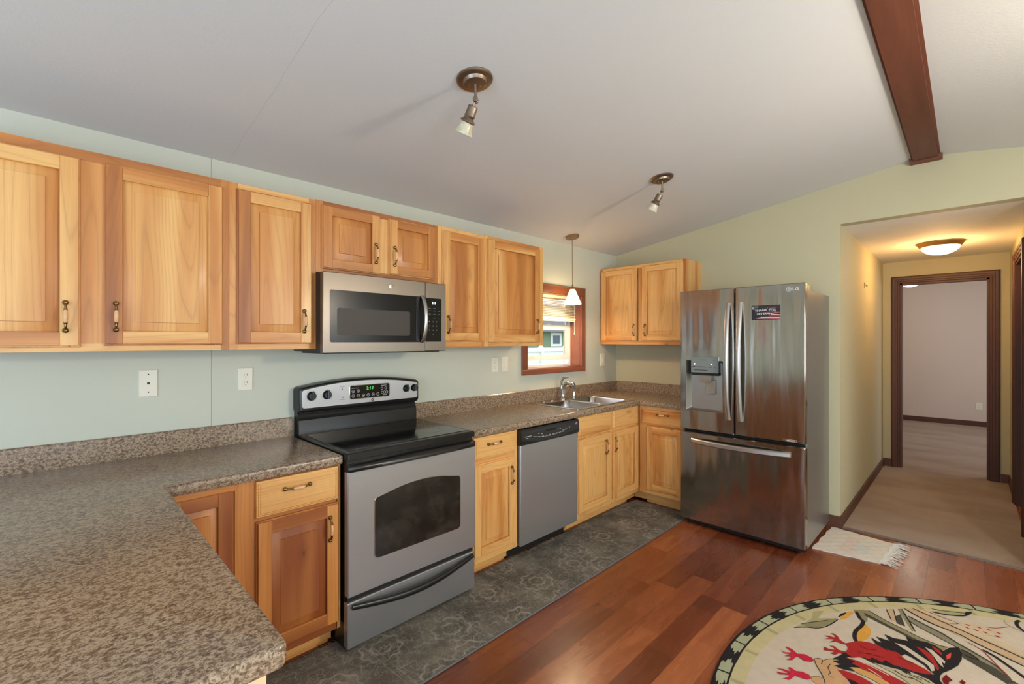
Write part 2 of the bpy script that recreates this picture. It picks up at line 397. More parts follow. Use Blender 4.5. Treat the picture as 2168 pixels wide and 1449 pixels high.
def text(name, s, T, a, d, z, w, h, mat, parent, shear=0, arc=0, th=.0006, bold=0):
    cu = bpy.data.curves.new('t', 'FONT'); cu.body = s; cu.size = 1; cu.shear = shear; cu.offset = bold
    o = bpy.data.objects.new('t', cu); COL.objects.link(o); dg = bpy.context.evaluated_depsgraph_get(); dg.update()
    me = o.evaluated_get(dg).to_mesh(); vs = [tuple(v.co) for v in me.vertices]; fs = [tuple(p.vertices) for p in me.polygons]
    o.evaluated_get(dg).to_mesh_clear(); bpy.data.objects.remove(o); bpy.data.curves.remove(cu)
    x0 = min(v[0] for v in vs); x1 = max(v[0] for v in vs); y0 = min(v[1] for v in vs); y1 = max(v[1] for v in vs)
    mb = MB(T)
    for x, y, _ in vs:
        X = (x-x0)/(x1-x0); Y = (y-y0)/(y1-y0)
        mb.v((a+X*w, d, z+Y*h+arc*(1-(2*X-1)**2)))
    for f in fs: mb.f(f)
    return mb.build(name, mat, parent, recalc=False)
RUG=[('p','sage',[(-1.654,-2.057),(-1.569,-2.085),(-1.510,-2.099),(-1.438,-2.091),(-1.387,-2.129),(-1.488,-2.121),(-1.422,-2.188),(-1.428,-2.196),(-1.517,-2.172),(-1.580,-2.139),(-1.616,-2.095)]),
('p','olive',[(-1.603,-2.069),(-1.538,-2.111),(-1.423,-2.188),(-1.430,-2.196),(-1.517,-2.172),(-1.580,-2.139),(-1.613,-2.094)]),
(0.004,'black',[(-1.664,-2.053),(-1.618,-2.095),(-1.584,-2.140),(-1.521,-2.173),(-1.426,-2.197)]),
(0.003,'black',[(-1.607,-2.070),(-1.542,-2.112),(-1.469,-2.164)]),
('p','gold',[(-1.429,-2.199),(-1.354,-2.210),(-1.315,-2.220),(-1.286,-2.245),(-1.383,-2.227)]),
('p','black',[(-1.410,-2.191),(-1.357,-2.197),(-1.318,-2.217),(-1.362,-2.211),(-1.399,-2.197)]),
('p','gold',[(-1.448,-2.291),(-1.376,-2.303),(-1.411,-2.328),(-1.473,-2.333),(-1.528,-2.325),(-1.565,-2.304),(-1.564,-2.289),(-1.510,-2.279)]),
('p','olive',[(-1.269,-2.235),(-1.227,-2.278),(-1.297,-2.302),(-1.340,-2.305),(-1.395,-2.293),(-1.343,-2.274)]),
(0.012,'black',[(-1.276,-2.250),(-1.336,-2.274),(-1.357,-2.290),(-1.409,-2.290),(-1.473,-2.278),(-1.529,-2.279),(-1.572,-2.291),(-1.589,-2.314)]),
('p','tan',[(-1.136,-2.360),(-1.110,-2.385),(-1.236,-2.409),(-1.244,-2.391)]),
('p','olive',[(-1.093,-2.403),(-1.076,-2.420),(-1.279,-2.487),(-1.284,-2.473)]),
('p','dark',[(-1.189,-2.401),(-1.144,-2.419),(-1.261,-2.446),(-1.258,-2.413)]),
(0.003,'black',[(-1.136,-2.360),(-1.244,-2.391)]),
(0.003,'black',[(-1.109,-2.387),(-1.243,-2.411)]),
(0.005,'black',[(-1.078,-2.418),(-1.280,-2.485)]),
('p','olive',[(-1.244,-2.270),(-1.219,-2.296),(-1.261,-2.357),(-1.300,-2.448),(-1.325,-2.506),(-1.336,-2.573),(-1.328,-2.603),(-1.374,-2.587),(-1.373,-2.535),(-1.358,-2.480),(-1.324,-2.407),(-1.288,-2.329),(-1.278,-2.284)]),
('p','dark',[(-1.261,-2.282),(-1.280,-2.328),(-1.316,-2.407),(-1.350,-2.480),(-1.366,-2.535),(-1.367,-2.587),(-1.380,-2.535),(-1.369,-2.481),(-1.340,-2.409),(-1.308,-2.331),(-1.291,-2.289)]),
(0.004,'black',[(-1.219,-2.296),(-1.261,-2.357),(-1.300,-2.448),(-1.325,-2.506),(-1.336,-2.573),(-1.328,-2.603)]),
('p','grey',[(-1.133,-2.448),(-1.158,-2.497),(-1.201,-2.582),(-1.250,-2.636),(-1.283,-2.686),(-1.338,-2.756),(-1.443,-2.809),(-1.466,-2.787),(-1.368,-2.732),(-1.314,-2.661),(-1.271,-2.584),(-1.224,-2.500),(-1.187,-2.458)]),
(0.009,'dark',[(-1.138,-2.449),(-1.166,-2.497),(-1.213,-2.582),(-1.258,-2.636),(-1.293,-2.686),(-1.348,-2.756),(-1.424,-2.797)]),
(0.003,'black',[(-1.192,-2.458),(-1.224,-2.500),(-1.271,-2.584),(-1.314,-2.661)]),
('p','tan',[(-1.060,-2.431),(-1.019,-2.477),(-1.064,-2.564),(-1.113,-2.687),(-1.196,-2.865),(-1.253,-2.861),(-1.192,-2.686),(-1.137,-2.552),(-1.090,-2.463)]),
('p','sand',[(-1.019,-2.477),(-1.064,-2.564),(-1.113,-2.687),(-1.189,-2.865),(-1.122,-2.870),(-1.062,-2.713),(-1.028,-2.591),(-1.000,-2.506)]),
(0.006,'black',[(-1.061,-2.425),(-1.131,-2.524),(-1.157,-2.635),(-1.195,-2.699),(-1.272,-2.862)]),
(0.006,'black',[(-1.030,-2.456),(-1.069,-2.550),(-1.114,-2.661),(-1.156,-2.761),(-1.201,-2.867)]),
(0.002,'red',[(-1.009,-2.482),(-1.021,-2.534),(-1.028,-2.591),(-1.040,-2.633)]),
(0.0025,'black',[(-1.012,-2.519),(-1.033,-2.577),(-1.036,-2.619),(-1.044,-2.633),(-1.067,-2.614),(-1.086,-2.565)]),
(0.0025,'red',[(-0.990,-2.722),(-0.962,-2.767),(-0.897,-2.816)]),
(0.003,'red',[(-1.210,-2.661),(-1.243,-2.711),(-1.331,-2.756),(-1.403,-2.787),(-1.448,-2.805)]),
('p','sand',[(-1.034,-2.639),(-1.010,-2.650),(-0.990,-2.674),(-0.985,-2.741),(-1.001,-2.792),(-1.048,-2.785),(-1.069,-2.739),(-1.085,-2.674),(-1.061,-2.647)]),
('p','red',[(-1.026,-2.656),(-1.020,-2.666),(-1.026,-2.679),(-1.035,-2.669)]),
('p','red',[(-1.059,-2.654),(-1.053,-2.663),(-1.059,-2.677),(-1.067,-2.666)]),
('p','red',[(-1.016,-2.697),(-1.011,-2.706),(-1.016,-2.719),(-1.025,-2.709)]),
('p','red',[(-1.057,-2.686),(-1.051,-2.695),(-1.056,-2.708),(-1.065,-2.698)]),
('p','red',[(-1.008,-2.731),(-1.002,-2.740),(-1.008,-2.753),(-1.016,-2.743)]),
('p','red',[(-1.051,-2.717),(-1.045,-2.727),(-1.050,-2.739),(-1.059,-2.729)]),
('p','red',[(-1.012,-2.765),(-1.006,-2.774),(-1.012,-2.786),(-1.020,-2.776)]),
('p','red',[(-1.051,-2.758),(-1.045,-2.767),(-1.050,-2.780),(-1.059,-2.769)]),
('p','sage',[(-0.995,-2.536),(-0.923,-2.589),(-0.881,-2.660),(-0.932,-2.646),(-0.978,-2.590)]),
(0.004,'black',[(-0.965,-2.531),(-0.941,-2.589),(-0.904,-2.646),(-0.899,-2.660)]),
(0.006,'black',[(-1.002,-2.533),(-0.983,-2.590),(-0.941,-2.646),(-0.908,-2.666),(-0.864,-2.681)]),
('p','black',[(-0.928,-2.655),(-0.876,-2.660),(-0.858,-2.683),(-0.880,-2.680),(-0.917,-2.666)]),
(0.012,'sand',[(-0.789,-2.831),(-0.837,-2.811),(-0.871,-2.812),(-0.892,-2.834),(-0.905,-2.871)]),
(0.01,'black',[(-0.788,-2.855),(-0.823,-2.843),(-0.864,-2.845),(-0.904,-2.864),(-0.907,-2.886)]),
('p','dark',[(-1.307,-2.646),(-1.316,-2.673),(-1.351,-2.709),(-1.372,-2.755),(-1.424,-2.797),(-1.435,-2.818),(-1.468,-2.785),(-1.428,-2.731),(-1.393,-2.680),(-1.374,-2.651)]),
(0.006,'black',[(-1.307,-2.646),(-1.316,-2.673),(-1.346,-2.700),(-1.352,-2.681),(-1.348,-2.656)]),
(0.01,'black',[(-1.238,-2.716),(-1.268,-2.758),(-1.319,-2.802),(-1.385,-2.855)]),
('p','tan2',[(-1.857,-2.179),(-1.842,-2.191),(-1.837,-2.213),(-1.804,-2.233),(-1.808,-2.253),(-1.842,-2.259),(-1.865,-2.276),(-1.883,-2.308),(-1.921,-2.337),(-1.977,-2.363),(-2.067,-2.271),(-2.003,-2.246),(-1.972,-2.238),(-1.930,-2.216),(-1.898,-2.196),(-1.871,-2.179)]),
('p','tan2',[(-1.995,-2.196),(-1.969,-2.216),(-1.972,-2.238),(-2.005,-2.247),(-2.030,-2.228),(-2.021,-2.207)]),
(0.002,'black',[(-1.857,-2.179),(-1.898,-2.196),(-1.930,-2.216),(-1.972,-2.238),(-2.005,-2.247)]),
(0.002,'black',[(-1.857,-2.179),(-1.837,-2.196),(-1.845,-2.209),(-1.878,-2.209)]),
(0.002,'black',[(-1.845,-2.209),(-1.804,-2.233),(-1.808,-2.253)]),
(0.002,'black',[(-1.842,-2.239),(-1.880,-2.235),(-1.911,-2.249),(-1.932,-2.247),(-1.937,-2.267)]),
(0.002,'black',[(-1.995,-2.196),(-1.972,-2.216),(-1.974,-2.236)]),
('p','crimson',[(-1.896,-2.054),(-1.903,-2.072),(-1.886,-2.093),(-1.875,-2.093),(-1.859,-2.066),(-1.853,-2.069),(-1.854,-2.092),(-1.873,-2.117),(-1.854,-2.140),(-1.856,-2.170),(-1.869,-2.181),(-1.887,-2.177),(-1.905,-2.151),(-1.890,-2.121),(-1.938,-2.112),(-1.953,-2.091),(-1.931,-2.101),(-1.911,-2.104),(-1.934,-2.077),(-1.900,-2.096),(-1.911,-2.075)]),
('p','crimson',[(-2.042,-2.077),(-2.028,-2.098),(-2.021,-2.125),(-2.000,-2.112),(-1.994,-2.119),(-2.002,-2.141),(-1.989,-2.161),(-1.989,-2.189),(-2.008,-2.199),(-2.027,-2.189),(-2.034,-2.166),(-2.033,-2.148),(-2.079,-2.137),(-2.092,-2.114),(-2.066,-2.128),(-2.049,-2.129),(-2.073,-2.098),(-2.067,-2.082),(-2.054,-2.105),(-2.036,-2.126)]),
('p','red',[(-1.633,-2.175),(-1.619,-2.197),(-1.617,-2.215),(-1.596,-2.211),(-1.593,-2.194),(-1.582,-2.203),(-1.593,-2.223),(-1.619,-2.236),(-1.633,-2.265),(-1.646,-2.252),(-1.646,-2.226),(-1.679,-2.201),(-1.646,-2.214),(-1.631,-2.217),(-1.663,-2.180),(-1.633,-2.202)]),
('p','red',[(-1.730,-2.193),(-1.732,-2.211),(-1.722,-2.233),(-1.705,-2.227),(-1.704,-2.209),(-1.692,-2.225),(-1.709,-2.245),(-1.705,-2.265),(-1.686,-2.290),(-1.699,-2.320),(-1.717,-2.306),(-1.723,-2.268),(-1.732,-2.252),(-1.759,-2.242),(-1.764,-2.223),(-1.734,-2.235),(-1.759,-2.198)]),
('p','red',[(-1.633,-2.258),(-1.583,-2.289),(-1.563,-2.304),(-1.546,-2.330),(-1.536,-2.371),(-1.526,-2.412),(-1.543,-2.445),(-1.576,-2.469),(-1.578,-2.494),(-1.593,-2.533),(-1.610,-2.560),(-1.636,-2.547),(-1.642,-2.528),(-1.652,-2.499),(-1.648,-2.464),(-1.661,-2.437),(-1.684,-2.400),(-1.684,-2.374),(-1.701,-2.322),(-1.733,-2.296),(-1.718,-2.269),(-1.677,-2.274),(-1.655,-2.273)]),
('p','black',[(-1.492,-2.338),(-1.506,-2.362),(-1.503,-2.382),(-1.466,-2.355),(-1.463,-2.406),(-1.416,-2.381),(-1.422,-2.416),(-1.408,-2.445),(-1.402,-2.467),(-1.362,-2.456),(-1.373,-2.481),(-1.349,-2.529),(-1.355,-2.560),(-1.381,-2.587),(-1.332,-2.606),(-1.293,-2.638),(-1.341,-2.649),(-1.397,-2.649),(-1.462,-2.638),(-1.524,-2.615),(-1.572,-2.592),(-1.605,-2.584),(-1.605,-2.565),(-1.587,-2.545),(-1.565,-2.534),(-1.539,-2.492),(-1.530,-2.465),(-1.553,-2.457),(-1.532,-2.420),(-1.546,-2.435),(-1.547,-2.405),(-1.529,-2.393),(-1.557,-2.409),(-1.543,-2.372),(-1.528,-2.356)]),
('p','cream',[(-1.462,-2.422),(-1.455,-2.460),(-1.487,-2.502),(-1.517,-2.542),(-1.537,-2.562),(-1.579,-2.566),(-1.594,-2.557),(-1.560,-2.546),(-1.546,-2.533),(-1.523,-2.501),(-1.500,-2.474)]),
('p','cream',[(-1.405,-2.526),(-1.408,-2.552),(-1.433,-2.571),(-1.469,-2.597),(-1.491,-2.595),(-1.481,-2.585),(-1.526,-2.593),(-1.508,-2.578),(-1.450,-2.554)]),
('p','red',[(-1.427,-2.496),(-1.428,-2.525),(-1.456,-2.554),(-1.546,-2.580),(-1.569,-2.575),(-1.522,-2.557),(-1.474,-2.529)]),
('p','red',[(-1.368,-2.548),(-1.381,-2.572),(-1.411,-2.585),(-1.424,-2.583),(-1.405,-2.562)]),
('p','red2',[(-1.413,-2.598),(-1.368,-2.614),(-1.419,-2.613),(-1.448,-2.601)]),
('p','black',[(-1.694,-2.329),(-1.686,-2.358),(-1.665,-2.361),(-1.672,-2.399),(-1.644,-2.407),(-1.661,-2.437),(-1.654,-2.464),(-1.652,-2.499),(-1.634,-2.542),(-1.593,-2.583),(-1.641,-2.585),(-1.668,-2.599),(-1.695,-2.573),(-1.670,-2.544),(-1.658,-2.524),(-1.659,-2.485),(-1.681,-2.501),(-1.675,-2.456),(-1.684,-2.434),(-1.690,-2.401),(-1.707,-2.371)]),
('p','feather',[(-1.701,-2.371),(-1.696,-2.402),(-1.692,-2.452),(-1.675,-2.501),(-1.665,-2.548),(-1.692,-2.582),(-1.766,-2.507),(-1.744,-2.481),(-1.721,-2.442),(-1.714,-2.404)]),
(0.004,'black',[(-1.697,-2.440),(-1.713,-2.469),(-1.710,-2.503)]),
(0.004,'black',[(-1.684,-2.467),(-1.687,-2.501),(-1.695,-2.531)]),
(0.004,'black',[(-1.704,-2.490),(-1.708,-2.517),(-1.720,-2.541)]),
(0.004,'black',[(-1.677,-2.506),(-1.679,-2.535),(-1.691,-2.559)]),
('p','red',[(-1.747,-2.276),(-1.740,-2.311),(-1.732,-2.353),(-1.738,-2.406),(-1.754,-2.453),(-1.764,-2.497),(-1.820,-2.446),(-1.806,-2.413),(-1.808,-2.368),(-1.807,-2.323),(-1.790,-2.294)]),
('p','ochre',[(-1.802,-2.295),(-1.790,-2.334),(-1.789,-2.386),(-1.810,-2.433),(-1.826,-2.447),(-1.844,-2.417),(-1.834,-2.378),(-1.830,-2.326)]),
('p','red',[(-1.868,-2.266),(-1.853,-2.290),(-1.846,-2.341),(-1.859,-2.384),(-1.874,-2.410),(-1.944,-2.340),(-1.903,-2.303)]),
(0.004,'cream',[(-1.737,-2.327),(-1.739,-2.359),(-1.748,-2.402),(-1.758,-2.431)]),
(0.004,'cream',[(-1.767,-2.360),(-1.778,-2.385),(-1.795,-2.412)]),
('p','black',[(-1.802,-2.237),(-1.751,-2.257),(-1.712,-2.268),(-1.724,-2.295),(-1.750,-2.279),(-1.751,-2.313),(-1.776,-2.305),(-1.782,-2.338),(-1.816,-2.298),(-1.827,-2.323),(-1.845,-2.288),(-1.849,-2.251),(-1.815,-2.273),(-1.820,-2.240),(-1.785,-2.265)]),
('p','black',[(-1.901,-2.305),(-1.897,-2.333),(-1.918,-2.366),(-1.948,-2.335)]),
(0.003,'darkred',[(-1.605,-2.309),(-1.608,-2.343),(-1.588,-2.371)]),
(0.003,'darkred',[(-1.655,-2.333),(-1.640,-2.369),(-1.628,-2.403)]),
(0.003,'darkred',[(-1.580,-2.443),(-1.584,-2.475),(-1.590,-2.495)]),
(0.003,'darkred',[(-1.665,-2.300),(-1.655,-2.333),(-1.634,-2.357)]),
('p','darkred',[(-1.622,-2.591),(-1.575,-2.602),(-1.590,-2.611),(-1.603,-2.623),(-1.626,-2.612),(-1.657,-2.611),(-1.653,-2.597)]),
('p','darkred',[(-1.595,-2.644),(-1.570,-2.650),(-1.583,-2.662),(-1.613,-2.655)])]
# ---------------------------------------------------------------- room shell
def zc(y): return 2.345+.152*abs(y) if y > -2.46 else 2.719-.152*(-2.46-y)
YB = -4.92; XL = -6.9; YH = -1.972; YR = -2.97; HZ = 2.335
def shell(name, mats, parts, sm=0):
    mb = MB()
    for q in parts: mb.box(*q)
    return struct(mb.build(name, mats, None, sm))
WX0, WX1, WZ0, WZ1 = -1.408, -.647, 1.193, 1.872
shell('wall_back', 'sage_a', [(XL, WX0, 0, .16, 0, 2.345), (WX1, 0, 0, .16, 0, 2.345), (WX0, WX1, 0, .16, 0, WZ0), (WX0, WX1, 0, .16, WZ1, 2.345)])
def gable(name, x0, x1, parts, mat='sage'):
    mb = MB()
    for P in parts: mb.loft([[(x, y, z) for y, z in P] for x in (x0, x1)])
    return struct(mb.build(name, mat, None, 0))
def seg(y0, y1, z0):            # piece of gable wall between y0 > y1 from z0 to the vault
    P = [(y0, z0), (y0, zc(y0))]
    if y0 > -2.46 > y1: P.append((-2.46, zc(-2.46)))
    return P+[(y1, zc(y1)), (y1, z0)]
gable('wall_right', 0, .10, [seg(0.16, YH, 0), seg(YH, YR, HZ), seg(YR, YB, 0)])
gable('wall_left', XL-.1, XL, [seg(0.16, -1.3, 0), seg(-1.3, -3.7, 2.05), seg(-3.7, YB, 0), [(-1.3, 0), (-1.3, .65), (-3.7, .65), (-3.7, 0)]], 'sage')
shell('wall_front', 'sage', [(XL, -5.8, YB-.1, YB, 0, 2.345), (-3.6, -2.55, YB-.1, YB, 0, 2.345), (-.65, 0, YB-.1, YB, 0, 2.345),
    (-5.8, -3.6, YB-.1, YB, 2.05, 2.345), (-5.8, -3.6, YB-.1, YB, 0, .12), (-2.55, -.65, YB-.1, YB, 2.0, 2.345), (-2.55, -.65, YB-.1, YB, 0, .9)])
mb = MB()
for ya, yb in ((.16, -2.46), (-2.46, YB-.1)):
    mb.loft([[(x, ya, zc(ya if ya < 0 else 0)-(.152*.16 if ya > 0 else 0)), (x, yb, zc(yb)), (x, yb, zc(yb)+.05), (x, ya, zc(ya)+.05)] for x in (XL-.1, .10)])
struct(mb.build('ceiling', 'ceil', None, 0))
M['living'] = weave('cream_bounce_carpet', (240, 236, 228), .05)  # unseen pale carpet, added to bounce light up onto the ceiling
shell('floor_living_bounce', 'living', [(XL-.1, -4.98, YB-.1, .16, -.05, .004), (-4.98, -3.5, YB-.1, -2.95, -.05, .004)])
shell('floor', 'floor', [(-4.98, .03, -2.95, .16, -.05, 0), (-3.5, .03, YB-.1, -2.95, -.05, 0), (.03, 2.52, -5.4, YR+.005, -.05, 0)])
shell('floor_hall', 'carpet', [(.03, 2.52, YR+.005, YH, -.04, .006), (2.52, 6.8, -5.0, .1, -.04, .006)])
shell('trim_1', plain('grey_threshold_strip', (112, 104, 96), .5), [(.018, .034, YR, YH, 0, .010)])
# hall
shell('wall_hall_left', 'sage', [(.10, 2.52, YH, YH+.1, 0, HZ)])
shell('wall_hall_right', 'sage', [(.10, .80, YR-.1, YR, 0, HZ), (1.675, 2.52, YR-.1, YR, 0, HZ), (.80, 1.675, YR-.1, YR, 2.12, HZ)])
DY0, DY1, DZ = -2.123, -2.826, 2.09
shell('wall_hall_end', 'sage', [(2.52, 2.62, DY0, YH+.1, 0, HZ), (2.52, 2.62, YR-.1, DY1, 0, HZ), (2.52, 2.62, DY1, DY0, DZ, HZ)])
shell('ceiling_hall', 'white', [(.10, 2.62, YR-.1, YH+.1, HZ, HZ+.05)])
shell('wall_side_room', 'sage', [(2.52, 2.62, -5.4, YR-.1, 0, HZ), (0.1, 2.62, -5.5, -5.4, 0, HZ)])
shell('ceiling_side_room', 'white', [(.10, 2.62, -5.4, YR-.1, HZ, HZ+.05)])
# bedroom beyond the hall
shell('wall_bedroom', 'mauve', [(6.7, 6.8, -5.0, .1, 0, 2.45), (2.62, 6.7, 0, .1, 0, 2.45), (2.62, 3.7, -5.1, -5, 0, 2.45), (5.5, 6.7, -5.1, -5, 0, 2.45), (3.7, 5.5, -5.1, -5, 0, .8), (3.7, 5.5, -5.1, -5, 2.0, 2.45),
      (2.62, 2.64, YH+.1, 0, 0, 2.45), (2.62, 2.64, -5, YR-.1, 0, 2.45), (2.62, 2.64, YR-.1, YH+.1, HZ, 2.45)])
shell('ceiling_bedroom', 'white', [(2.62, 6.8, -5.1, .1, 2.45, 2.5)])
# baseboards
def bboard(name, parts):
    mb = MB()
    for a0, a1, b0, b1 in parts: mb.bd('a' if a1-a0 > b1-b0 else 'd', .5); mb.flat([(a0, b0), (a1, b0), (a1, b1), (a0, b1)], 0, .092, .005)
    return struct(mb.build(name, 'trim', None, 0))
bboard('baseboard_hall', [(.0, 2.52, YH-.013, YH), (2.507, 2.52, DY0+.08, YH-.013), (2.507, 2.52, YR, DY1-.08), (1.74, 2.507, YR, YR+.013)])
bboard('baseboard_right', [(-.013, 0, YH-.013, -1.2), (-.013, 0, YB, YR)])
bboard('baseboard_bedroom', [(6.687, 6.7, -4.99, -.01)])
# door casing at the end of the hall (profiled)
def casing(name, T, a0, a1, ztop, d0=0, w=.076, jamb=.11, z0=.0):
    mb = MB(T)
    for i, (k, t) in enumerate(((0, .012), (.010, .020), (.026, .015), (.040, .021), (.058, .024))):
        ww = w-k if i < 4 else .018
        i0, i1 = k, w
        mb.bd('z', .5)
        mb.box(a0-w+ (0 if i else 0), a0-k, d0, d0+t, z0, ztop+w) if False else None
    prof = [(0, .0), (0, .010), (.006, .013), (.018, .013), (.022, .018), (.040, .018), (.044, .022), (.062, .025), (.072, .022), (w, .016), (w, 0)]
    path = [(a0, z0, -1, 0), (a0, ztop, -1, 1), (a1, ztop, 1, 1), (a1, z0, 1, 0)]
    mb.bd('z', .5)
    mb.loft([[(a+sx*k, d0+t, z+sz*k) for k, t in prof] for a, z, sx, sz in path])
    for q in ((a0-.001, a0+.018, -jamb, .004, z0, ztop), (a1-.018, a1+.001, -jamb, .004, z0, ztop), (a0, a1, -jamb, .004, ztop-.018, ztop+.001)):
        mb.bd('z' if q[5]-q[4] > 1 else 'a', .5); mb.box(q[0], q[1], d0+q[2], d0+q[3], q[4], q[5])
    return mb.build(name, 'trim', None, 25)
TE = lambda p: (2.52-p[1], -p[0], p[2])
struct(casing('door_1', TE, -DY0, -DY1, DZ))
TR = lambda p: (p[0], YR+p[1], p[2])
struct(casing('door_2', TR, .80, 1.675, 2.12, z0=.0))
# ridge beam: bottom board, core and end block
bm_ = thing('ridge_beam', 'dark red-brown boxed ceiling beam running along the ridge of the vault', 'beam', (-3.4, -2.463, 2.69))
mb = MB(); mb.bd('a', .5); mb.box(XL, -.012, -2.524, -2.400, 2.684, 2.700); mb.build('beam_bottom_board', 'beam', bm_)
mb = MB(); mb.bd('a', .4); mb.box(XL, -.012, -2.519, -2.405, 2.700, 2.704); mb.bd('a', .5); mb.box(XL, -.012, -2.538, -2.388, 2.704, 2.715); mb.build('beam_core', 'beam', bm_)
mb = MB(); mb.bd('a', .5); mb.flat([(-.050, -2.548), (0, -2.548), (0, -2.378), (-.050, -2.378)], 2.672, 2.718, .003); mb.build('end_block', 'beam', bm_)

# ---------------------------------------------------------------- window over the sink
wn = struct(thing('window_1', 'x', 'window', (-1.03, 0, 1.19))); del wn['label']; del wn['category']
mb = MB(TA)                                    # casing: four boards with a raised outer bead
ox0, ox1, oz0, oz1 = -1.474, -.579, 1.147, 1.950
for q in ((ox0, ox1, WZ1, oz1, 'a'), (ox0, ox1, oz0, WZ0, 'a'), (ox0, WX0, WZ0, WZ1, 'z'), (WX1, ox1, WZ0, WZ1, 'z')):
    mb.board(q[0], q[1], q[2], q[3], 0, .016, q[4], .4, .003)
for q in ((ox0+.003, ox1-.003, oz1-.016, oz1-.004, 'a'),): mb.board(q[0], q[1], q[2], q[3], 0, .022, q[4], .3, .003)
mb.build('window_casing', 'casing', wn)
mb = MB()                                      # deep reveal boards
for q, g in (((WX0-.001, WX0+.006, 0, .15, WZ0, WZ1), 'z'), ((WX1-.006, WX1+.001, 0, .15, WZ0, WZ1), 'z'), ((WX0, WX1, 0, .15, WZ1-.006, WZ1+.001), 'a'), ((WX0, WX1, -.004, .15, WZ0-.001, WZ0+.006), 'a')):
    mb.bd(g, .4); mb.box(*q)
mb.build('window_reveal', 'casing', wn)
mb = MB(TI); x0, x1, z0, z1 = WX0+.006, WX1-.006, WZ0+.006, WZ1-.006
def bar(mb, a0, a1, d0, d1, zz0, zz1): mb.box(a0, a1, d0, d1, zz0, zz1)
for q in ((x0, x0+.03, .115, .16, z0, z1), (x1-.03, x1, .115, .16, z0, z1), (x0+.03, x1-.03, .115, .16, z1-.03, z1), (x0+.03, x1-.03, .115, .16, z0, z0+.022)): bar(mb, *q)
mb.build('window_frame', 'whitep', wn)
mb = MB(TI)                                    # lower sash, raised slightly
for q in ((x0+.031, x0+.075, .118, .143, 1.262, 1.592), (x1-.075, x1-.031, .118, .143, 1.262, 1.592), (x0+.075, x1-.075, .118, .143, 1.545, 1.592), (x0+.075, x1-.075, .118, .143, 1.262, 1.305)): bar(mb, *q)
mb.box(-1.01, -.96, .105, .12, 1.592, 1.602)
mb.build('sash', 'whitep', wn)
mb = MB(TI); mb.box(x0+.0755, x1-.0755, .130, .133, 1.3055, 1.5445); mb.box(x0+.0305, x1-.0305, .148, .151, 1.593, z1-.0305); mb.build('window_pane', 'glass', wn)
bl = thing('window_blind', 'cream slatted blind pulled halfway down in the window over the sink', 'blind', (-1.03, .07, 1.84))
mb = MB(); mb.box(WX0+.012, WX1-.012, .045, .085, 1.838, 1.864); mb.build('headrail', 'blind', bl)
mb = MB()
for i in range(12):
    z = 1.826-i*.0145
    mb.loft([[(x, .045, z-.006), (x, .066, z+.003), (x, .088, z+.008), (x, .088, z+.0095), (x, .066, z+.0045), (x, .045, z-.0045)] for x in (WX0+.016, WX1-.016)])
mb.build('slats', 'blind', bl)
mb = MB(); mb.flat([(WX0+.014, .044), (WX1-.014, .044), (WX1-.014, .09), (WX0+.014, .09)], 1.638, 1.658, .004)
mb.flat([(WX0+.014, .048), (WX1-.014, .048), (WX1-.014, .086), (WX0+.014, .086)], 1.624, 1.636, .004); mb.build('bottom_rail', 'blind', bl)
mb = MB(); mb.tube([(WX1-.035, .042, 1.85), (WX1-.035, .042, 1.53)], .002, 6); mb.lathe((WX1-.035, .042, 1.53), [(.002, 0), (.006, -.02), (.005, -.03)], n=8); mb.build('pull_cord', 'whitep', bl)
# outside
tag(MB().box(-12, 40, .3, 60, -.75, -.7).build('lawn', 'grass', None, 0), 'green lawn outside beyond the white fence', 'lawn')['kind'] = 'stuff'
fn = thing('vinyl_fence', 'white panelled vinyl fence outside the window over the sink', 'fence', (3, 5, -.7))
mb = MB(); mb.box(-4, 12, 5.0, 5.04, -.65, 1.20); mb.build('fence_panel', 'fence', fn)
mb = MB(); mb.box(-4, 12, 4.97, 5.07, 1.17, 1.27); mb.build('fence_rail', 'fence', fn)
for i in range(7):
    mb = MB(); X = 2.55+i*.98 if i else 2.55; mb.box(X-.05, X+.05, 4.955, 5.085, -.7, 1.28); mb.lathe((X, 5.02, 1.28), [(.08, 0), (.08, .02), (.004, .07)], n=4); mb.build('fence_post', 'fence', fn)
ho = thing('neighbour_house', 'green-sided house with a white-trimmed window beyond the fence', 'house', (9, 9, -.7))
mb = MB(); mb.box(2.0, 13, 9, 14, -.7, 1.82); mb.build('house_wall', 'house', ho)
mb = MB(); mb.loft([[(x, 8.6, 1.80), (x, 14.4, 1.80), (x, 11.5, 3.2)] for x in (1.7, 13.3)]); mb.build('house_roof', 'roof', ho)
mb = MB(lambda p: (p[0], 9-p[1], p[2]))
for q in ((9.62, 10.30, 1.66, 1.78), (9.62, 10.30, 1.23, 1.33), (9.62, 9.75, 1.33, 1.66), (10.17, 10.30, 1.33, 1.66)): mb.slab(q[0], q[1], q[2], q[3], 0, .03, .004)
hw = mb.build('house_window', 'fence', ho); mb = MB(lambda p: (p[0], 9-p[1], p[2])); mb.slab(9.75, 10.17, 1.33, 1.66, 0, .012); mb.build('house_pane', 'housewin', hw)

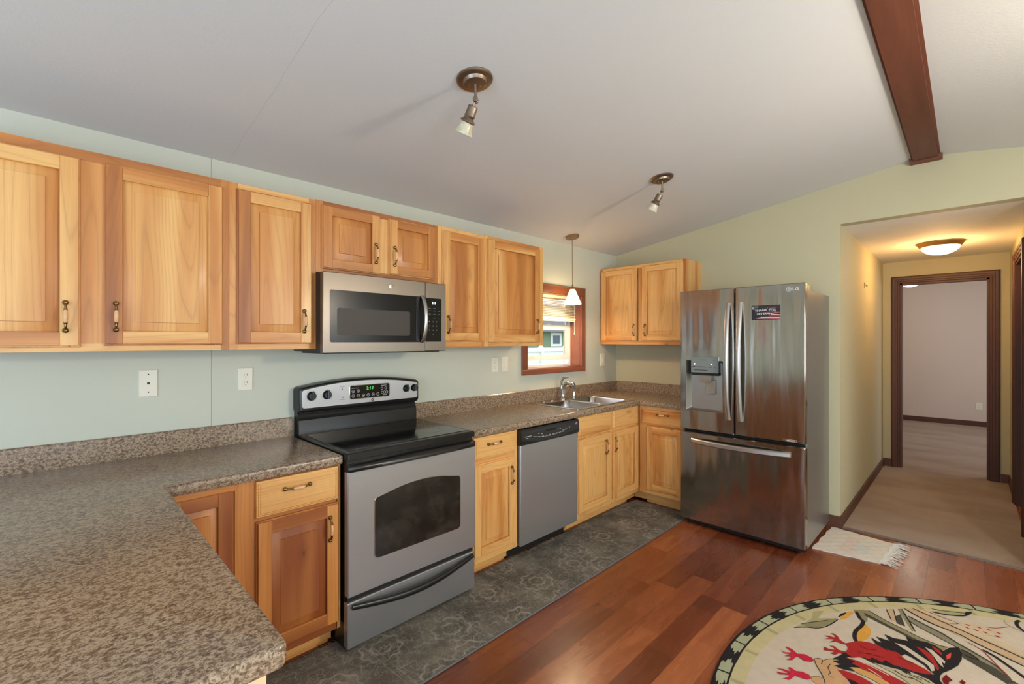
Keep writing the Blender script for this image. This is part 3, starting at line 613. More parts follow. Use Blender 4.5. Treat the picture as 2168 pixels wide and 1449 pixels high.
# ---------------------------------------------------------------- cabinets
def handle(T, a, z, d, parent, vert=True, L=.118, label=None):
    # bowed pull: brass balls and necks with a wooden grip
    def P(t, out): return (a, d+out, z+t) if vert else (a+t, d+out, z)
    H = L/2
    mb = MB(T)
    for s in (-1, 1):
        mb.lathe(P(s*(H-.008), 0), [(.0075, -.001), (.0095, .004), (.0085, .010), (.004, .015), (.0005, .016)], (0, 1, 0), 12)
        mb.tube([P(s*(H-.008), .008), P(s*(H-.020), .015), P(s*(H-.030), .021), P(s*(H-.037), .0235)], [.0045, .0036, .0046, .0065], 10)
    mb.tube([P(-.037, .0235), P(-.014, .026), P(.014, .026), P(.037, .0235)], .003, 6)
    o = mb.build('handle', ['brass'], parent)
    mb = MB(T); pts = [(-.022, .0235), (-.014, .026), (0, .0272), (.014, .026), (.022, .0235)]
    mb.tube([P(t, u) for t, u in pts], [.0056, .0066, .0072, .0066, .0056], 10); mb.seed = 1
    g = mb.build('handle_grip', ['grip'], parent)
    return o
def door(T, a0, a1, z0, z1, d, root, tone, hand=None, name='door', st=.056):
    mb = MB(T)
    mb.bd('z', tone); mb.slab(a0+.004, a1-.004, z0+.004, z1-.004, d, d+.004, .0005)
    for q in ((a0, a0+.03, z0, z1), (a1-.03, a1, z0, z1), (a0+.03, a1-.03, z0, z0+.03), (a0+.03, a1-.03, z1-.03, z1)): mb.slab(*q, d, d+.011, .003)      # outer step
    e = .006
    A0, A1, Z0, Z1 = a0+e, a1-e, z0+e, z1-e
    mb.board(A0, A0+st-e, Z0, Z1, d+.009, d+.020, 'z', tone); mb.board(A1-st+e, A1, Z0, Z1, d+.009, d+.020, 'z', tone)
    mb.board(A0+st-e, A1-st+e, Z1-st+e, Z1, d+.009, d+.020, 'a', tone); mb.board(A0+st-e, A1-st+e, Z0, Z0+st-e, d+.009, d+.020, 'a', tone)
    o = mb.build(name, 'hick', root)
    mb = MB(T); mb.bd('z', tone); P0 = rr(a0+st, a1-st, z0+st, z1-st)
    w = min(.036, (a1-a0-2*st)*.22)
    mb.loft([[(x, d+.0045, z) for x, z in inset(P0, -.004)], [(x, d+.0060, z) for x, z in inset(P0, .002)], [(x, d+.0068, z) for x, z in inset(P0, .004)], [(x, d+.0150, z) for x, z in inset(P0, w)], [(x, d+.0190, z) for x, z in inset(P0, w+.0012)]], c0=False)
    mb.build('door_panel', 'hick', o)
    if hand: handle(T, hand[0], hand[1], d+.020, o)
    return o
def drawer(T, a0, a1, z0, z1, d, root, tone, hand=True, name='drawer'):
    mb = MB(T); mb.bd('a', tone); mb.slab(a0, a1, z0, z1, d, d+.014, .003)
    mb.g = 'a'; mb.slab(a0+.004, a1-.004, z0+.004, z1-.004, d+.010, d+.0175, .006); mb.slab(a0+.014, a1-.014, z0+.014, z1-.014, d+.0165, d+.020, .003)
    o = mb.build(name, 'hick', root)
    if hand: handle(T, (a0+a1)/2 if hand is True else hand[0], (z0+z1)/2 if hand is True else hand[1], d+.020, o, False)
    return o
def cabinet(label, T, a0, a1, z0, z1, depth, boards, root_a=None, upper=True, kick=True, solid_top=None, kicks=None, tone=.4, name=None):
    zt = z1 if solid_top is None else solid_top
    loc = T(((a0+a1)/2, depth/2, z0 if upper else 0))
    r = thing(name or ('wall_cabinet' if upper else 'base_cabinet'), label, 'cabinet', loc, 'wall cabinets' if upper else 'base cabinets')
    mb = MB(T); f = .019; eps = .0006
    if upper:
        mb.bd('z', tone); mb.box(a0+eps, a1-eps, .001, depth-f, z0+.012, z1-.002)
    else:
        mb.bd('z', tone); mb.box(a0+eps, a1-eps, .022, depth-f, z0, zt)
        if solid_top: mb.box(a0+eps, a0+.012, .022, depth-f, zt, z1); mb.box(a1-.012, a1-eps, .022, depth-f, zt, z1)
    mb.build('carcass', 'hick', r)
    mb = MB(T)
    for b0, b1, c0, c1, g in boards: mb.board(b0, b1, c0, c1, depth-f, depth, g, tone, .0008)
    mb.build('face_frame', 'hick', r)
    if not upper:
        mb = MB(T); k0, k1 = kicks or (a0+eps, a1-eps)
        mb.board(k0, k1, .022, z0, depth-.112, depth-.098, 'a', tone-.2); mb.box(max(k0, a0)+.01, min(k1, a1)-.01, .1, depth-.115, 0, z0)
        mb.build('toe_kick', 'hick', r)
    return r
def fframe(a0, a1, z0, z1, l, r, t, b, mids=(), rails=()):
    o = [(a0, a0+l, z0, z1, 'z'), (a1-r, a1, z0, z1, 'z'), (a0+l, a1-r, z1-t, z1, 'a'), (a0+l, a1-r, z0, z0+b, 'a')]
    for m0, m1 in mids: o.append((m0, m1, z0+b, z1-t, 'z'))
    for r0, r1 in rails:
        c = [a0+l]+[q for m_ in mids for q in m_]+[a1-r]
        for q0, q1 in zip(c[::2], c[1::2]): o.append((q0, q1, r0, r1, 'a'))
    return [q for q in o]
UZ0, UZ1, UD = 1.397, 2.158, .305
r = cabinet('double-door hickory wall cabinet at the far left, above the blank wall plate', TA, -4.62, -3.702, UZ0, UZ1, UD, fframe(-4.62, -3.702, UZ0, UZ1, .035, .032, .04, .032, [(-4.20, -4.115)]), tone=.45)
door(TA, -4.585, -4.190, 1.414, 2.120, UD, r, .45, (-4.231, 1.527)); door(TA, -4.126, -3.728, 1.420, 2.124, UD, r, .30, (-4.091, 1.532))
r = cabinet('narrow single-door hickory wall cabinet left of the microwave', TA, -3.702, -3.314, UZ0, UZ1, UD, fframe(-3.702, -3.314, UZ0, UZ1, .035, .035, .04, .035), tone=.3)
door(TA, -3.674, -3.338, 1.424, 2.132, UD, r, .35, (-3.380, 1.536))
r = cabinet('short two-door hickory wall cabinet directly above the microwave', TA, -3.314, -2.555, 1.792, UZ1+.004, UD, fframe(-3.314, -2.555, 1.792, UZ1+.004, .035, .035, .03, .03, [(-2.97, -2.89)]), tone=.5)
door(TA, -3.288, -2.958, 1.812, 2.142, UD, r, .42, (-2.990, 1.925), st=.052); door(TA, -2.904, -2.581, 1.818, 2.142, UD, r, .4, (-2.873, 1.925), st=.052)
r = cabinet('narrow hickory wall cabinet with a dark knot right of the microwave', TA, -2.555, -2.160, UZ0+.003, UZ1+.006, UD, fframe(-2.555, -2.160, UZ0+.003, UZ1+.006, .032, .03, .035, .035), tone=.3)
door(TA, -2.524, -2.176, 1.436, 2.140, UD, r, .25, (-2.488, 1.542))
r = cabinet('hickory wall cabinet at the right end of the row, beside the window', TA, -2.160, -1.548, UZ0+.004, UZ1+.010, UD, fframe(-2.160, -1.548, UZ0+.004, UZ1+.010, .03, .048, .035, .03), tone=.3)
door(TA, -2.143, -1.598, 1.425, 2.148, UD, r, .48, (-1.640, 1.550), st=.062)
r = cabinet('small two-door hickory wall cabinet on the right wall above the corner counter', TB, .003, .905, 1.405, 2.168, UD, fframe(.003, .905, 1.405, 2.168, .032, .035, .03, .035, [(.43, .475)]), tone=.25)
door(TB, .022, .425, 1.438, 2.142, UD, r, .22, (.395, 1.544)); door(TB, .474, .876, 1.438, 2.148, UD, r, .18, (.512, 1.542))
# base cabinets, back wall
BZ0, BZ1, BD = .115, .872, .61
r = cabinet('hickory base cabinet between the peninsula and the range', TA, -3.99, -3.325, BZ0, BZ1, BD,
    [(-3.99, -3.755, .845, BZ1, 'a'), (-3.99, -3.755, BZ0, .15, 'a'), (-3.756, -3.683, BZ0, BZ1, 'z'), (-3.683, -3.34, .845, BZ1, 'a'), (-3.683, -3.34, .690, .735, 'a'), (-3.683, -3.34, BZ0, .15, 'a'), (-3.345, -3.325, BZ0, BZ1, 'z')], upper=False, tone=.55)
door(TA, -3.985, -3.758, .15, .852, BD-.012, r, .72)
drawer(TA, -3.683, -3.340, .716, .864, BD, r, .28, (-3.524, .815)); door(TA, -3.683, -3.337, .152, .700, BD, r, .70, (-3.383, .592), st=.058)
r = cabinet('narrow hickory base cabinet between the range and the dishwasher', TA, -2.550, -2.152, BZ0, BZ1, BD, fframe(-2.550, -2.152, BZ0, BZ1, .04, .03, .02, .04, (), [(.695, .74)]), upper=False, tone=.05)
drawer(TA, -2.530, -2.182, .728, .868, BD, r, .02, (-2.372, .820)); door(TA, -2.530, -2.182, .158, .708, BD, r, .08, (-2.222, .594))
r = cabinet('two-door hickory sink base cabinet right of the dishwasher', TA, -1.530, -.615, BZ0, BZ1, BD, fframe(-1.530, -.615, BZ0, BZ1, .03, .045, .015, .04, [(-1.10, -1.04)], [(.70, .735)]), upper=False, solid_top=.70, tone=.05, kicks=(-1.5294, -.5125))
drawer(TA, -1.518, -1.086, .722, .870, BD, r, .0, False, 'false_drawer_front'); drawer(TA, -1.052, -.652, .722, .872, BD, r, .15, False, 'false_drawer_front')
door(TA, -1.518, -1.078, .152, .708, BD, r, .03, (-1.155, .596)); door(TA, -1.046, -.648, .150, .706, BD, r, .03, (-1.028, .597))
r = cabinet('hickory base cabinet in the corner, left of the refrigerator', TB, .615, 1.040, BZ0, BZ1, BD, fframe(.615, 1.040, BZ0, BZ1, .07, .02, .03, .04, (), [(.70, .725)]), upper=False, tone=.12, kicks=(.513, 1.0394))
drawer(TB, .640, 1.022, .716, .842, BD, r, .15, (.842, .812)); door(TB, .690, 1.022, .150, .700, BD, r, .1)
# peninsula cabinet
r = thing('peninsula_cabinet', 'hickory cabinet with a pale end panel under the peninsula counter', 'cabinet', (-4.3, -1.2, 0))
mb = MB(); mb.bd('z', .2); mb.box(-4.62, -4.012, -1.785, -.02, .115, .872); mb.build('carcass', 'hick', r)
mb = MB(); mb.bd('z', .15); mb.box(-4.62, -4.004, -1.797, -1.786, 0, .872); mb.build('end_panel', 'oakpale', r)
mb = MB(); mb.bd('a', .3); mb.box(-4.55, -4.08, -1.77, -.03, 0, .115); mb.build('toe_kick', 'hick', r)
TP = lambda p: (-4.012+p[1], p[0], p[2])
for a0, a1 in ((-1.775, -1.40), (-1.385, -1.01)): door(TP, a0, a1, .15, .70, 0, r, .6, (a1-.03 if a0 < -1.5 else a0+.03, .59)); drawer(TP, a0, a1, .72, .865, 0, r, .5)

# ---------------------------------------------------------------- counters
CZ0, CZ1 = .873, .914
c1 = thing('countertop', 'brown speckled laminate counter and peninsula left of the range', 'countertop', (-4.4, -.5, CZ0), 'laminate countertops')
mb = MB()
pn = [(-4.95, -.001), (-4.95, -1.83)]
for i in range(5):
    t = math.radians(-90+22.5*i); pn.append((-3.977-.018+.018*math.cos(t), -1.83+.018+.018*math.sin(t)))
pn += [(-3.977, -.630), (-3.324, -.630), (-3.324, -.001)]
Q = inset(pn, .007)
mb.loft([[(x, y, CZ0) for x, y in inset(pn, .003)], [(x, y, CZ0+.006) for x, y in pn], [(x, y, CZ1-.008) for x, y in pn], [(x, y, CZ1-.002) for x, y in inset(pn, .003)], [(x, y, CZ1) for x, y in inset(pn, .010)]])
mb.build('worktop', 'granite', c1, 50)
mb = MB(TA); mb.flat([(-4.95, .001), (-3.324, .001), (-3.324, .020), (-4.95, .020)], CZ1-.001, 1.016, .004); mb.build('backsplash', 'granite', c1)
c2 = thing('countertop', 'brown speckled laminate counter running from the range round the corner, holding the sink', 'countertop', (-1.2, -.4, CZ0), 'laminate countertops')
on = [(-2.552, -.001), (-2.552, -.630), (-.637, -.630), (-.637, -1.040), (-.001, -1.040), (-.001, -.001)]
SX0, SX1, SY0, SY1 = -1.405, -.640, -.545, -.115
mb = MB(); mb.loft([[(x, y, CZ0) for x, y in inset(on, .003)], [(x, y, CZ0+.006) for x, y in on], [(x, y, CZ1-.008) for x, y in on], [(x, y, CZ1-.002) for x, y in inset(on, .003)], [(x, y, CZ1) for x, y in inset(on, .010)]], c0=False, c1=False)
T5 = inset(on, .010)
for z in (CZ1, CZ0+.0002):
    # keyhole polygon: outer loop from the back-left corner, slit to the sink hole and back
    L = [T5[0], T5[1], T5[2], T5[3], T5[4], T5[5], (SX1, T5[5][1]), (SX1, SY1), (SX1, SY0), (SX0, SY0), (SX0, SY1), (SX1-.0005, SY1), (SX1-.0005, T5[0][1])]
    mb.f([mb.v((x, y, z)) for x, y in L])
mb.loft([[(x, y, z) for x, y in rr(SX0, SX1, SY0, SY1)] for z in (CZ0, CZ1)], False, False)
mb.build('worktop', 'granite', c2, 50, recalc=False)
mb = MB(TA); mb.flat([(-2.552, .001), (-.001, .001), (-.001, .020), (-2.552, .020)], CZ1-.001, 1.016, .004); mb.build('backsplash', 'granite', c2)
mb = MB(TB); mb.flat([(.020, .001), (1.040, .001), (1.040, .020), (.020, .020)], CZ1-.001, 1.016, .004); mb.build('backsplash', 'granite', c2)
# ---------------------------------------------------------------- sink, faucet, pump
sk = thing('sink', 'double-bowl stainless steel sink set into the counter under the window', 'sink', (-1.03, -.32, CZ1))
for x0, x1, b0, b1 in ((-1.452, -1.035, -1.395, -1.058), (-1.035, -.618, -1.012, -.675)):
    N_ = 6; R0 = rr(x0, x1, -.572, -.050, .004 if 0 else .006, N_)
    H = rr(b0, b1, -.535, -.150, .055, N_)
    mb = MB(); mb.loft([[(x, y, CZ1+.0005) for x, y in R0], [(x, y, CZ1+.004) for x, y in R0], [(x, y, CZ1+.0055) for x, y in rr(x0+.006, x1-.006 if x1 > -.7 else x1, -.566, -.056, .005, N_)],
        [(x, y, CZ1+.003) for x, y in rr(b0-.006, b1+.006, -.541, -.144, .060, N_)], [(x, y, CZ1-.004) for x, y in H],
        [(x, y, CZ1-.12) for x, y in rr(b0+.008, b1-.008, -.527, -.158, .05, N_)], [(x, y, CZ1-.150) for x, y in rr(b0+.035, b1-.035, -.50, -.185, .05, N_)],
        [(x, y, CZ1-.155) for x, y in rr(b0+.13, b1-.13, -.385, -.300, .035, N_)]], c0=False)
    o = mb.build('sink_bowl', 'sink', sk, 40)
    mb = MB(); mb.lathe(((b0+b1)/2, -.342, CZ1-.156), [(.042, .0), (.042, .004), (.034, .005), (.030, .001)], n=20); mb.build('drain', 'chrome', o)
fc = thing('faucet', 'brushed nickel pull-out faucet with a top lever behind the sink', 'faucet', (-1.035, -.095, CZ1))
mb = MB(); fx = -1.035
mb.lathe((fx, -.097, CZ1+.005), [(.030, 0), (.030, .004), (.024, .012), (.019, .030), (.0175, .06)], n=20); mb.build('faucet_base', 'chrome', fc)
mb = MB(); mb.tube([(fx, -.097, .96), (fx, -.099, 1.00), (fx, -.108, 1.035), (fx, -.130, 1.060), (fx, -.160, 1.066), (fx, -.188, 1.056)], [.020, .019, .018, .0175, .018, .020], 14); mb.build('spout', 'chrome', fc)
mb = MB(); mb.lathe((fx, -.180, 1.060), [(.016, 0), (.027, .010), (.030, .024), (.026, .038), (.018, .044)], (0, -.86, -.42), 18); sh = mb.build('spray_head', 'chrome', fc)
mb = MB(); mb.tube([(fx, -.085, .985), (fx, -.075, 1.03), (fx, -.078, 1.075), (fx, -.098, 1.105), (fx, -.130, 1.117), (fx, -.155, 1.114)], [(.010, .010), (.012, .010), (.013, .008), (.012, .006), (.009, .004), (.007, .003)], 10); mb.build('lever', 'chrome', fc)
sp = thing('soap_dispenser', 'small brushed nickel soap cap on the sink deck right of the faucet', 'dispenser', (-.875, -.097, CZ1))
mb = MB(); mb.lathe((-.875, -.097, CZ1+.005), [(.019, 0), (.019, .004), (.0135, .006), (.0135, .050), (.011, .057), (.003, .059)], n=18); mb.build('cap', 'chrome', sp)
for x in (-1.30, -1.19):
    q = thing('hole_cover', 'small steel plug on the back ledge of the sink, %s' % ('leftmost' if x < -1.25 else 'the one nearer the faucet'), 'plug', (x, -.097, CZ1), 'sink hole covers')
    mb = MB(); mb.lathe((x, -.097, CZ1+.005), [(.019, 0), (.019, .002), (.014, .004)], n=16); mb.build('cover_disc', 'chrome', q)
# ---------------------------------------------------------------- range
rg = thing('kitchen_range', 'stainless steel and black electric range with an arched oven window', 'stove', (-2.938, -.34, 0))
RX0, RX1 = -3.317, -2.557
mb = MB(TA); mb.box(RX0+.002, RX1-.002, .03, .635, .018, .895); mb.box(RX0+.03, RX1-.03, .08, .49, 0, .02); mb.build('body', 'black', rg)
mb = MB(TA)
P = rr(RX0-.003, RX1+.003, .075, .668, .012, 3); mb.flat(P, .893, .924, .006)
mb.build('cooktop_frame', 'black', rg)
mb = MB(TA); mb.flat(rr(RX0+.022, RX1-.022, .120, .630, .012, 3), .922, .9262, .0015); o = mb.build('cooktop_glass', 'blackgl', rg)
for cx, cd, rad in ((-3.13, .47, .11), (-2.75, .47, .085), (-3.13, .24, .08), (-2.75, .24, .10)):
    mb = MB(TA)
    mb.loft([[(cx+q*math.cos(2*PI*k/40), cd+q*math.sin(2*PI*k/40), z) for k in range(40)] for q, z in ((rad, .9262), (rad, .9265), (rad-.0025, .9265), (rad-.0025, .9262))], False, False)
    mb.build('burner_ring', plain('burner_print', (20, 20, 20), .2) if rad == .11 else bpy.data.materials['burner_print'], o)
# vent grille strip and oven door
mb = MB(TA); mb.slab(RX0+.004, RX1-.004, .868, .892, .60, .648, .002)
for i in range(9):
    for z in (.875, .884): mb.slab(RX0+.05+i*.075, RX0+.10+i*.075, z-.0018, z+.0018, .64, .6492, .0004)
mb.build('vent_strip', 'black', rg)
od = MB(TA); od.slab(RX0, RX1, .262, .838, .636, .668, .004, .006); od = od.build('oven_door', 'steel', rg)
mb = MB(TA)   # black handle band across the top of the door, bowed forwards
L = []
for i in range(25):
    t = i/24; a = RX0+.001+t*(RX1-RX0-.002); b = math.sin(PI*t)**.45*.034; zt = .866+.006*math.sin(PI*t)
    L.append([(a, .637, .836), (a, .668, .836), (a, .672+b*.6, .838), (a, .672+b, .846), (a, .672+b, .858), (a, .668+b*.8, zt), (a, .655, zt+.002), (a, .637, zt)])
mb.loft(L); mb.build('door_handle', 'black', od, 50)
def arched(x0, x1, z0, zs, zm, r=.022, n=12):
    P = []
    for cx, cz, s in ((x1-r, z0+r, -90),):
        for i in range(5): t = math.radians(s+90*i/4); P.append((cx+r*math.cos(t), cz+r*math.sin(t)))
    def top(x): u = (x-x0)/(x1-x0)*2-1; return zs+(zm-zs)*(1-u*u)
    for i in range(5):
        t = math.radians(0+75*i/4); P.append((x1-r+r*math.cos(t), top(x1-r)-r*.85+r*math.sin(t)))
    for i in range(1, n): x = x1-r-(x1-x0-2*r)*i/n; P.append((x, top(x)))
    for i in range(5):
        t = math.radians(105+75*i/4); P.append((x0+r+r*math.cos(t), top(x0+r)-r*.85+r*math.sin(t)))
    for i in range(5):
        t = math.radians(180+90*i/4); P.append((x0+r+r*math.cos(t), z0+r+r*math.sin(t)))
    return P
P = arched(-3.186, -2.664, .400, .686, .728)
mb = MB(TA); mb.pslab(P, .660, .6702, .0015); mb.build('window_bezel', 'chrome', od)
P = arched(-3.183, -2.667, .403, .683, .725)
mb = MB(TA); mb.pslab(P, .660, .6712, .0008); mb.build('door_window', 'ovglass', od)
mb = MB(TA); mb.slab(RX0+.006, RX1-.006, .236, .264, .60, .650, .001); mb.build('door_gap_seal', 'dark', rg)
dr = MB(TA); dr.slab(RX0, RX1, .026, .236, .630, .664, .004, .005); dr = dr.build('storage_drawer', 'steel', rg)
mb = MB(TA); pts = []; rd = []
for i in range(21):
    t = i/20; pts.append((RX0+.020+t*.72, .672+.022*math.sin(PI*t), .218-.036*math.sin(PI*t))); rd.append((.010+.004*math.sin(PI*t), .012+.006*math.sin(PI*t)))
mb.tube(pts, rd, 12); mb.build('drawer_handle', 'black', dr, 50)
# backguard
bg = MB(TA); 
bg.loft([[(a, .005, .90), (a, .078, .90), (a, .074, 1.00), (a, .060, 1.02), (a, .048, 1.06), (a, .005, 1.06)] for a in (RX0+.004, RX1-.004)]); bg = bg.build('backguard', 'black', rg)
def hood(x0, x1, zb, zs, zm, r, n=16):
    P = [];
    for i in range(5): t = math.radians(-90+90*i/4); P.append((x1-r+r*math.cos(t), zb+r+r*math.sin(t)))
    def top(x): u = (x-x0)/(x1-x0)*2-1; return zs+(zm-zs)*(1-u*u)
    for i in range(4): t = math.radians(80*i/3); P.append((x1-r+r*math.cos(t), top(x1-r)-r+r*math.sin(t)))
    for i in range(1, n): x = x1-r-(x1-x0-2*r)*i/n; P.append((x, top(x)))
    for i in range(4): t = math.radians(100+80*i/3); P.append((x0+r+r*math.cos(t), top(x0+r)-r+r*math.sin(t)))
    for i in range(5): t = math.radians(180+90*i/4); P.append((x0+r+r*math.cos(t), zb+r+r*math.sin(t)))
    return P
mb = MB(TA); P = hood(RX0, RX1+.012, 1.038, 1.180, 1.218, .022)
mb.loft([[(a, .004, z) for a, z in P], [(a, .066, z) for a, z in P], [(a, .080, z) for a, z in inset(P, .004)], [(a, .086, z) for a, z in inset(P, .014)]], True, True)
mb.build('console_shell', 'black', bg, 40)
mb = MB(TA); P = hood(RX0+.016, RX1-.003, 1.066, 1.166, 1.203, .014)
cp = mb.pslab(P, .080, .0885, .0015).build('console_face', 'steel', bg)
mb = MB(TA); mb.slab(-3.030, -2.765, 1.092, 1.176, .086, .0895, .001, .012); mb.build('display_rim', 'chrome', bg)
mb = MB(TA); mb.slab(-3.027, -2.768, 1.095, 1.173, .086, .0902, .001, .010); mb.build('display_panel', 'blackgl', bg)
text('clock_digits', '3:13', TA, -2.925, .0906, 1.144, .046, .018, 'green', bg, .1)
mb = MB(TA)
for i in range(6):
    for z in (1.112,):
        cx = -3.008+i*.032
        mb.loft([[(cx+q*math.cos(2*PI*k/16), d, z+q*math.sin(2*PI*k/16)) for k in range(16)] for q, d in ((.0095, .0902), (.0095, .0906), (.0080, .0906), (.0080, .0902))], False, False)
        mb.slab(cx-.004, cx+.004, z-.0012, z+.0012, .0902, .0906, .0001)
for cx in (-3.008, -2.976):
    mb.loft([[(cx+q*math.cos(2*PI*k/16), d, 1.140+q*math.sin(2*PI*k/16)) for k in range(16)] for q, d in ((.0095, .0902), (.0095, .0906), (.0080, .0906), (.0080, .0902))], False, False)
    mb.slab(cx-.004, cx+.004, 1.1385, 1.1415, .0902, .0906, .0001)
for x0, x1, z in ((-3.018, -2.975, 1.158), (-2.828, -2.790, 1.163), (-2.815, -2.785, 1.104)): mb.slab(x0, x1, z-.001, z+.001, .0902, .0906, .0001)
for cx, z in ((-2.820, 1.145), (-2.795, 1.145), (-2.818, 1.120), (-2.803, 1.120), (-2.788, 1.120)):
    mb.loft([[(cx+q*math.cos(2*PI*k/12), d, z+q*math.sin(2*PI*k/12)) for k in range(12)] for q, d in ((.0085, .0902), (.0085, .0906), (.0070, .0906), (.0070, .0902))], False, False)
mb.build('button_print', 'inkw', bg, 0)
mb = MB(TA)
for x, z in ((-3.075, 1.158), (-3.070, 1.110)):
    mb.lathe((x, .0885, z), [(.0035, 0), (.0035, .001)], (0, 1, 0), 10); mb.slab(x-.016, x+.014, z+.012 if z > 1.13 else z-.0135, z+.0135 if z > 1.13 else z-.012, .0885, .0889, .0001)
for kx in (-3.250, -3.163, -2.648, -2.588):
    for i in range(11):
        t = math.radians(-130+26*i)+PI/2; rr_ = .031
        c, s_ = math.cos(t), math.sin(t)
        mb.box(kx+c*rr_-.0012, kx+c*rr_+.0012, .0885, .0889, 1.132+s_*rr_-.0012, 1.132+s_*rr_+.0012) if kx < -3 or i % 5 == 0 else None
mb.build('dial_print', 'ink', bg, 0)
for kx, kr in ((-3.250, .0235), (-3.163, .0235), (-2.648, .021), (-2.588, .021)):
    mb = MB(TA); mb.lathe((kx, .0885, 1.132), [(kr+.002, 0), (kr+.002, .003), (kr, .005), (kr-.002, .016), (kr-.004, .018)], (0, 1, 0), 24)
    mb.slab(kx-.0045, kx+.0045, 1.132-kr+.002, 1.132+kr+.004, .100, .118, .0025); k = mb.build('control_knob', 'black', bg, 40)
mb = MB(TA); mb.lathe((-2.883, .0885, 1.080), [(.0085, 0), (.0085, .0012), (.0070, .0016)], (0, 1, 0), 20); bd = mb.build('round_badge', 'ink', bg)
text('badge_script', 'GE', TA, -2.8875, .0903, 1.0765, .009, .007, 'inkw', bg, .3)

# ---------------------------------------------------------------- dishwasher
dw = thing('dishwasher', 'built-in dishwasher with a steel door and black control strip', 'dishwasher', (-1.842, -.33, 0))
mb = MB(TA); mb.box(-2.145, -1.540, .03, .585, .10, .868); mb.build('tub', 'dark', dw)
mb = MB(TA); mb.box(-2.145, -1.540, .46, .500, 0, .115); mb.build('kick_plate', 'dark', dw)
dd = MB(TA); dd.slab(-2.143, -1.540, .112, .766, .585, .632, .005, .006); dd = dd.build('door', 'steel', dw)
mb = MB(TA); mb.loft([[(a, .575, .764), (a, .634, .764), (a, .645, .776), (a, .645, .846), (a, .636, .866), (a, .575, .868)] for a in (-2.150, -1.537)]); co = mb.build('control_console', 'black', dw)
P = [(-2.105, .838), (-1.545, .843), (-1.545, .806)]
for i in range(13):
    t = i/12; x = -1.545-t*.56; z = .806-.030*math.sin(PI*t)**.8+(-.012)*t
    P.append((x, z))
mb = MB(TA); mb.pslab([(p[0], p[1]) for p in P][:2]+P[3:], .640, .6475, .002); mb.build('console_fascia', plain('charcoal_plastic', (42, 43, 44), .35), co)
mb = MB(TA); mb.slab(-1.915, -1.80, .824, .842, .640, .6482, .002, .006); mb.build('pull_recess', 'dark', co)
mb = MB(TA)
mb.slab(-2.118, -2.055, .8175, .8205, .64, .6490, .0003); mb.slab(-2.112, -2.088, .806, .809, .64, .6490, .0003)
for i in range(8): mb.slab(-1.985+i*.036, -1.972+i*.036, .800, .8035, .64, .6490, .0003)
for x, z in ((-1.99, .822), (-1.96, .816), (-1.79, .824), (-1.765, .826), (-1.735, .814), (-1.70, .820), (-1.66, .822)): mb.slab(x, x+.012, z, z+.003, .64, .6490, .0003)
for i in range(20):
    t = i/20; x = -1.68-t*.36; z = .795+(.020*abs(2*t-1)**2.2)
    mb.slab(x-.019, x, z-.0006, z+.0006, .64, .6488, .0001)
mb.build('console_print', 'inkw', co, 0)
mb = MB(TA); mb.lathe((-1.572, .6465, .836), [(.013, 0), (.013, .002), (.011, .0028)], (0, 1, 0), 24); b = mb.build('round_badge', 'chrome', co)
text('badge_script', 'GE', TA, -1.5785, .6496, .831, .013, .010, 'ink', co, .3)

# ---------------------------------------------------------------- microwave
mw = thing('microwave_oven', 'over-the-range stainless microwave with a black glass door', 'microwave', (-2.938, -.2, 1.376))
MX0, MX1, MZ0, MZ1 = -3.318, -2.562, 1.376, 1.786
mb = MB(TA); mb.box(MX0+.004, MX1-.004, .002, .366, MZ0+.006, MZ1); mb.box(MX0+.03, MX1-.03, .05, .37, MZ0-.004, MZ0+.008); mb.build('body', 'black', mw)
md = MB(TA); md.slab(MX0, -2.7125, MZ0, MZ1, .366, .400, .003, .004); md = md.build('door', 'mwsteel', mw)
mb = MB(TA); mb.slab(-3.283, -2.716, 1.431, 1.697, .396, .4015, .001, .010); mb.build('door_glass', 'mwblack', md)
mb = MB(TA); mb.slab(-3.246, -2.818, 1.467, 1.606, .398, .4022, .0005, .010); mb.build('viewing_window', 'mwglass', md)
mb = MB(TA); pts = []; rd = []
for i in range(17):
    t = i/16; pts.append((-2.738, .404+.046*math.sin(PI*t)**.6, 1.432+t*.268)); rd.append((.0115, .0065))
mb.tube(pts, rd, 12); mb.build('door_handle', 'fhandle', md, 50)
mb = MB(TA); mb.slab(-2.775, -2.750, 1.436, 1.694, .398, .4030, .001, .004); mb.build('handle_backplate', 'black', md)
mb = MB(TA); mb.lathe((-2.937, .3995, 1.740), [(.014, 0), (.014, .0015), (.012, .002)], (0, 1, 0), 24); mb.build('round_badge', 'chrome', md)
text('badge_script', 'GE', TA, -2.9435, .4017, 1.735, .013, .010, 'inkw', md, .3)
mc = MB(TA); mc.slab(-2.7105, MX1, MZ0+.002, MZ1-.002, .366, .400, .003, .004); mc = mc.build('control_panel', 'mwsteel', mw)
mb = MB(TA); mb.slab(-2.7085, -2.594, 1.431, 1.696, .396, .4016, .001, .008); mb.build('keypad_rim', 'chrome', mc)
mb = MB(TA); mb.slab(-2.7090, -2.596, 1.433, 1.694, .396, .4020, .001, .007); mb.build('keypad_glass', 'mwblack', mc)
text('clock_digits', '3:13', TA, -2.666, .4024, 1.658, .026, .014, 'seed', mc)
mb = MB(TA); random.seed(3)
for i, z in enumerate((1.632, 1.617, 1.598, 1.572)):
    for j in range(3):
        if (i, j) in ((0, 2), (3, 0)): continue
        mb.slab(-2.692+j*.034, -2.675+j*.034, z-.001, z+.001, .4018, .4023, .0001)
mb.build('key_print', plain('dim_print', (120, 120, 118), .5), mc, 0)
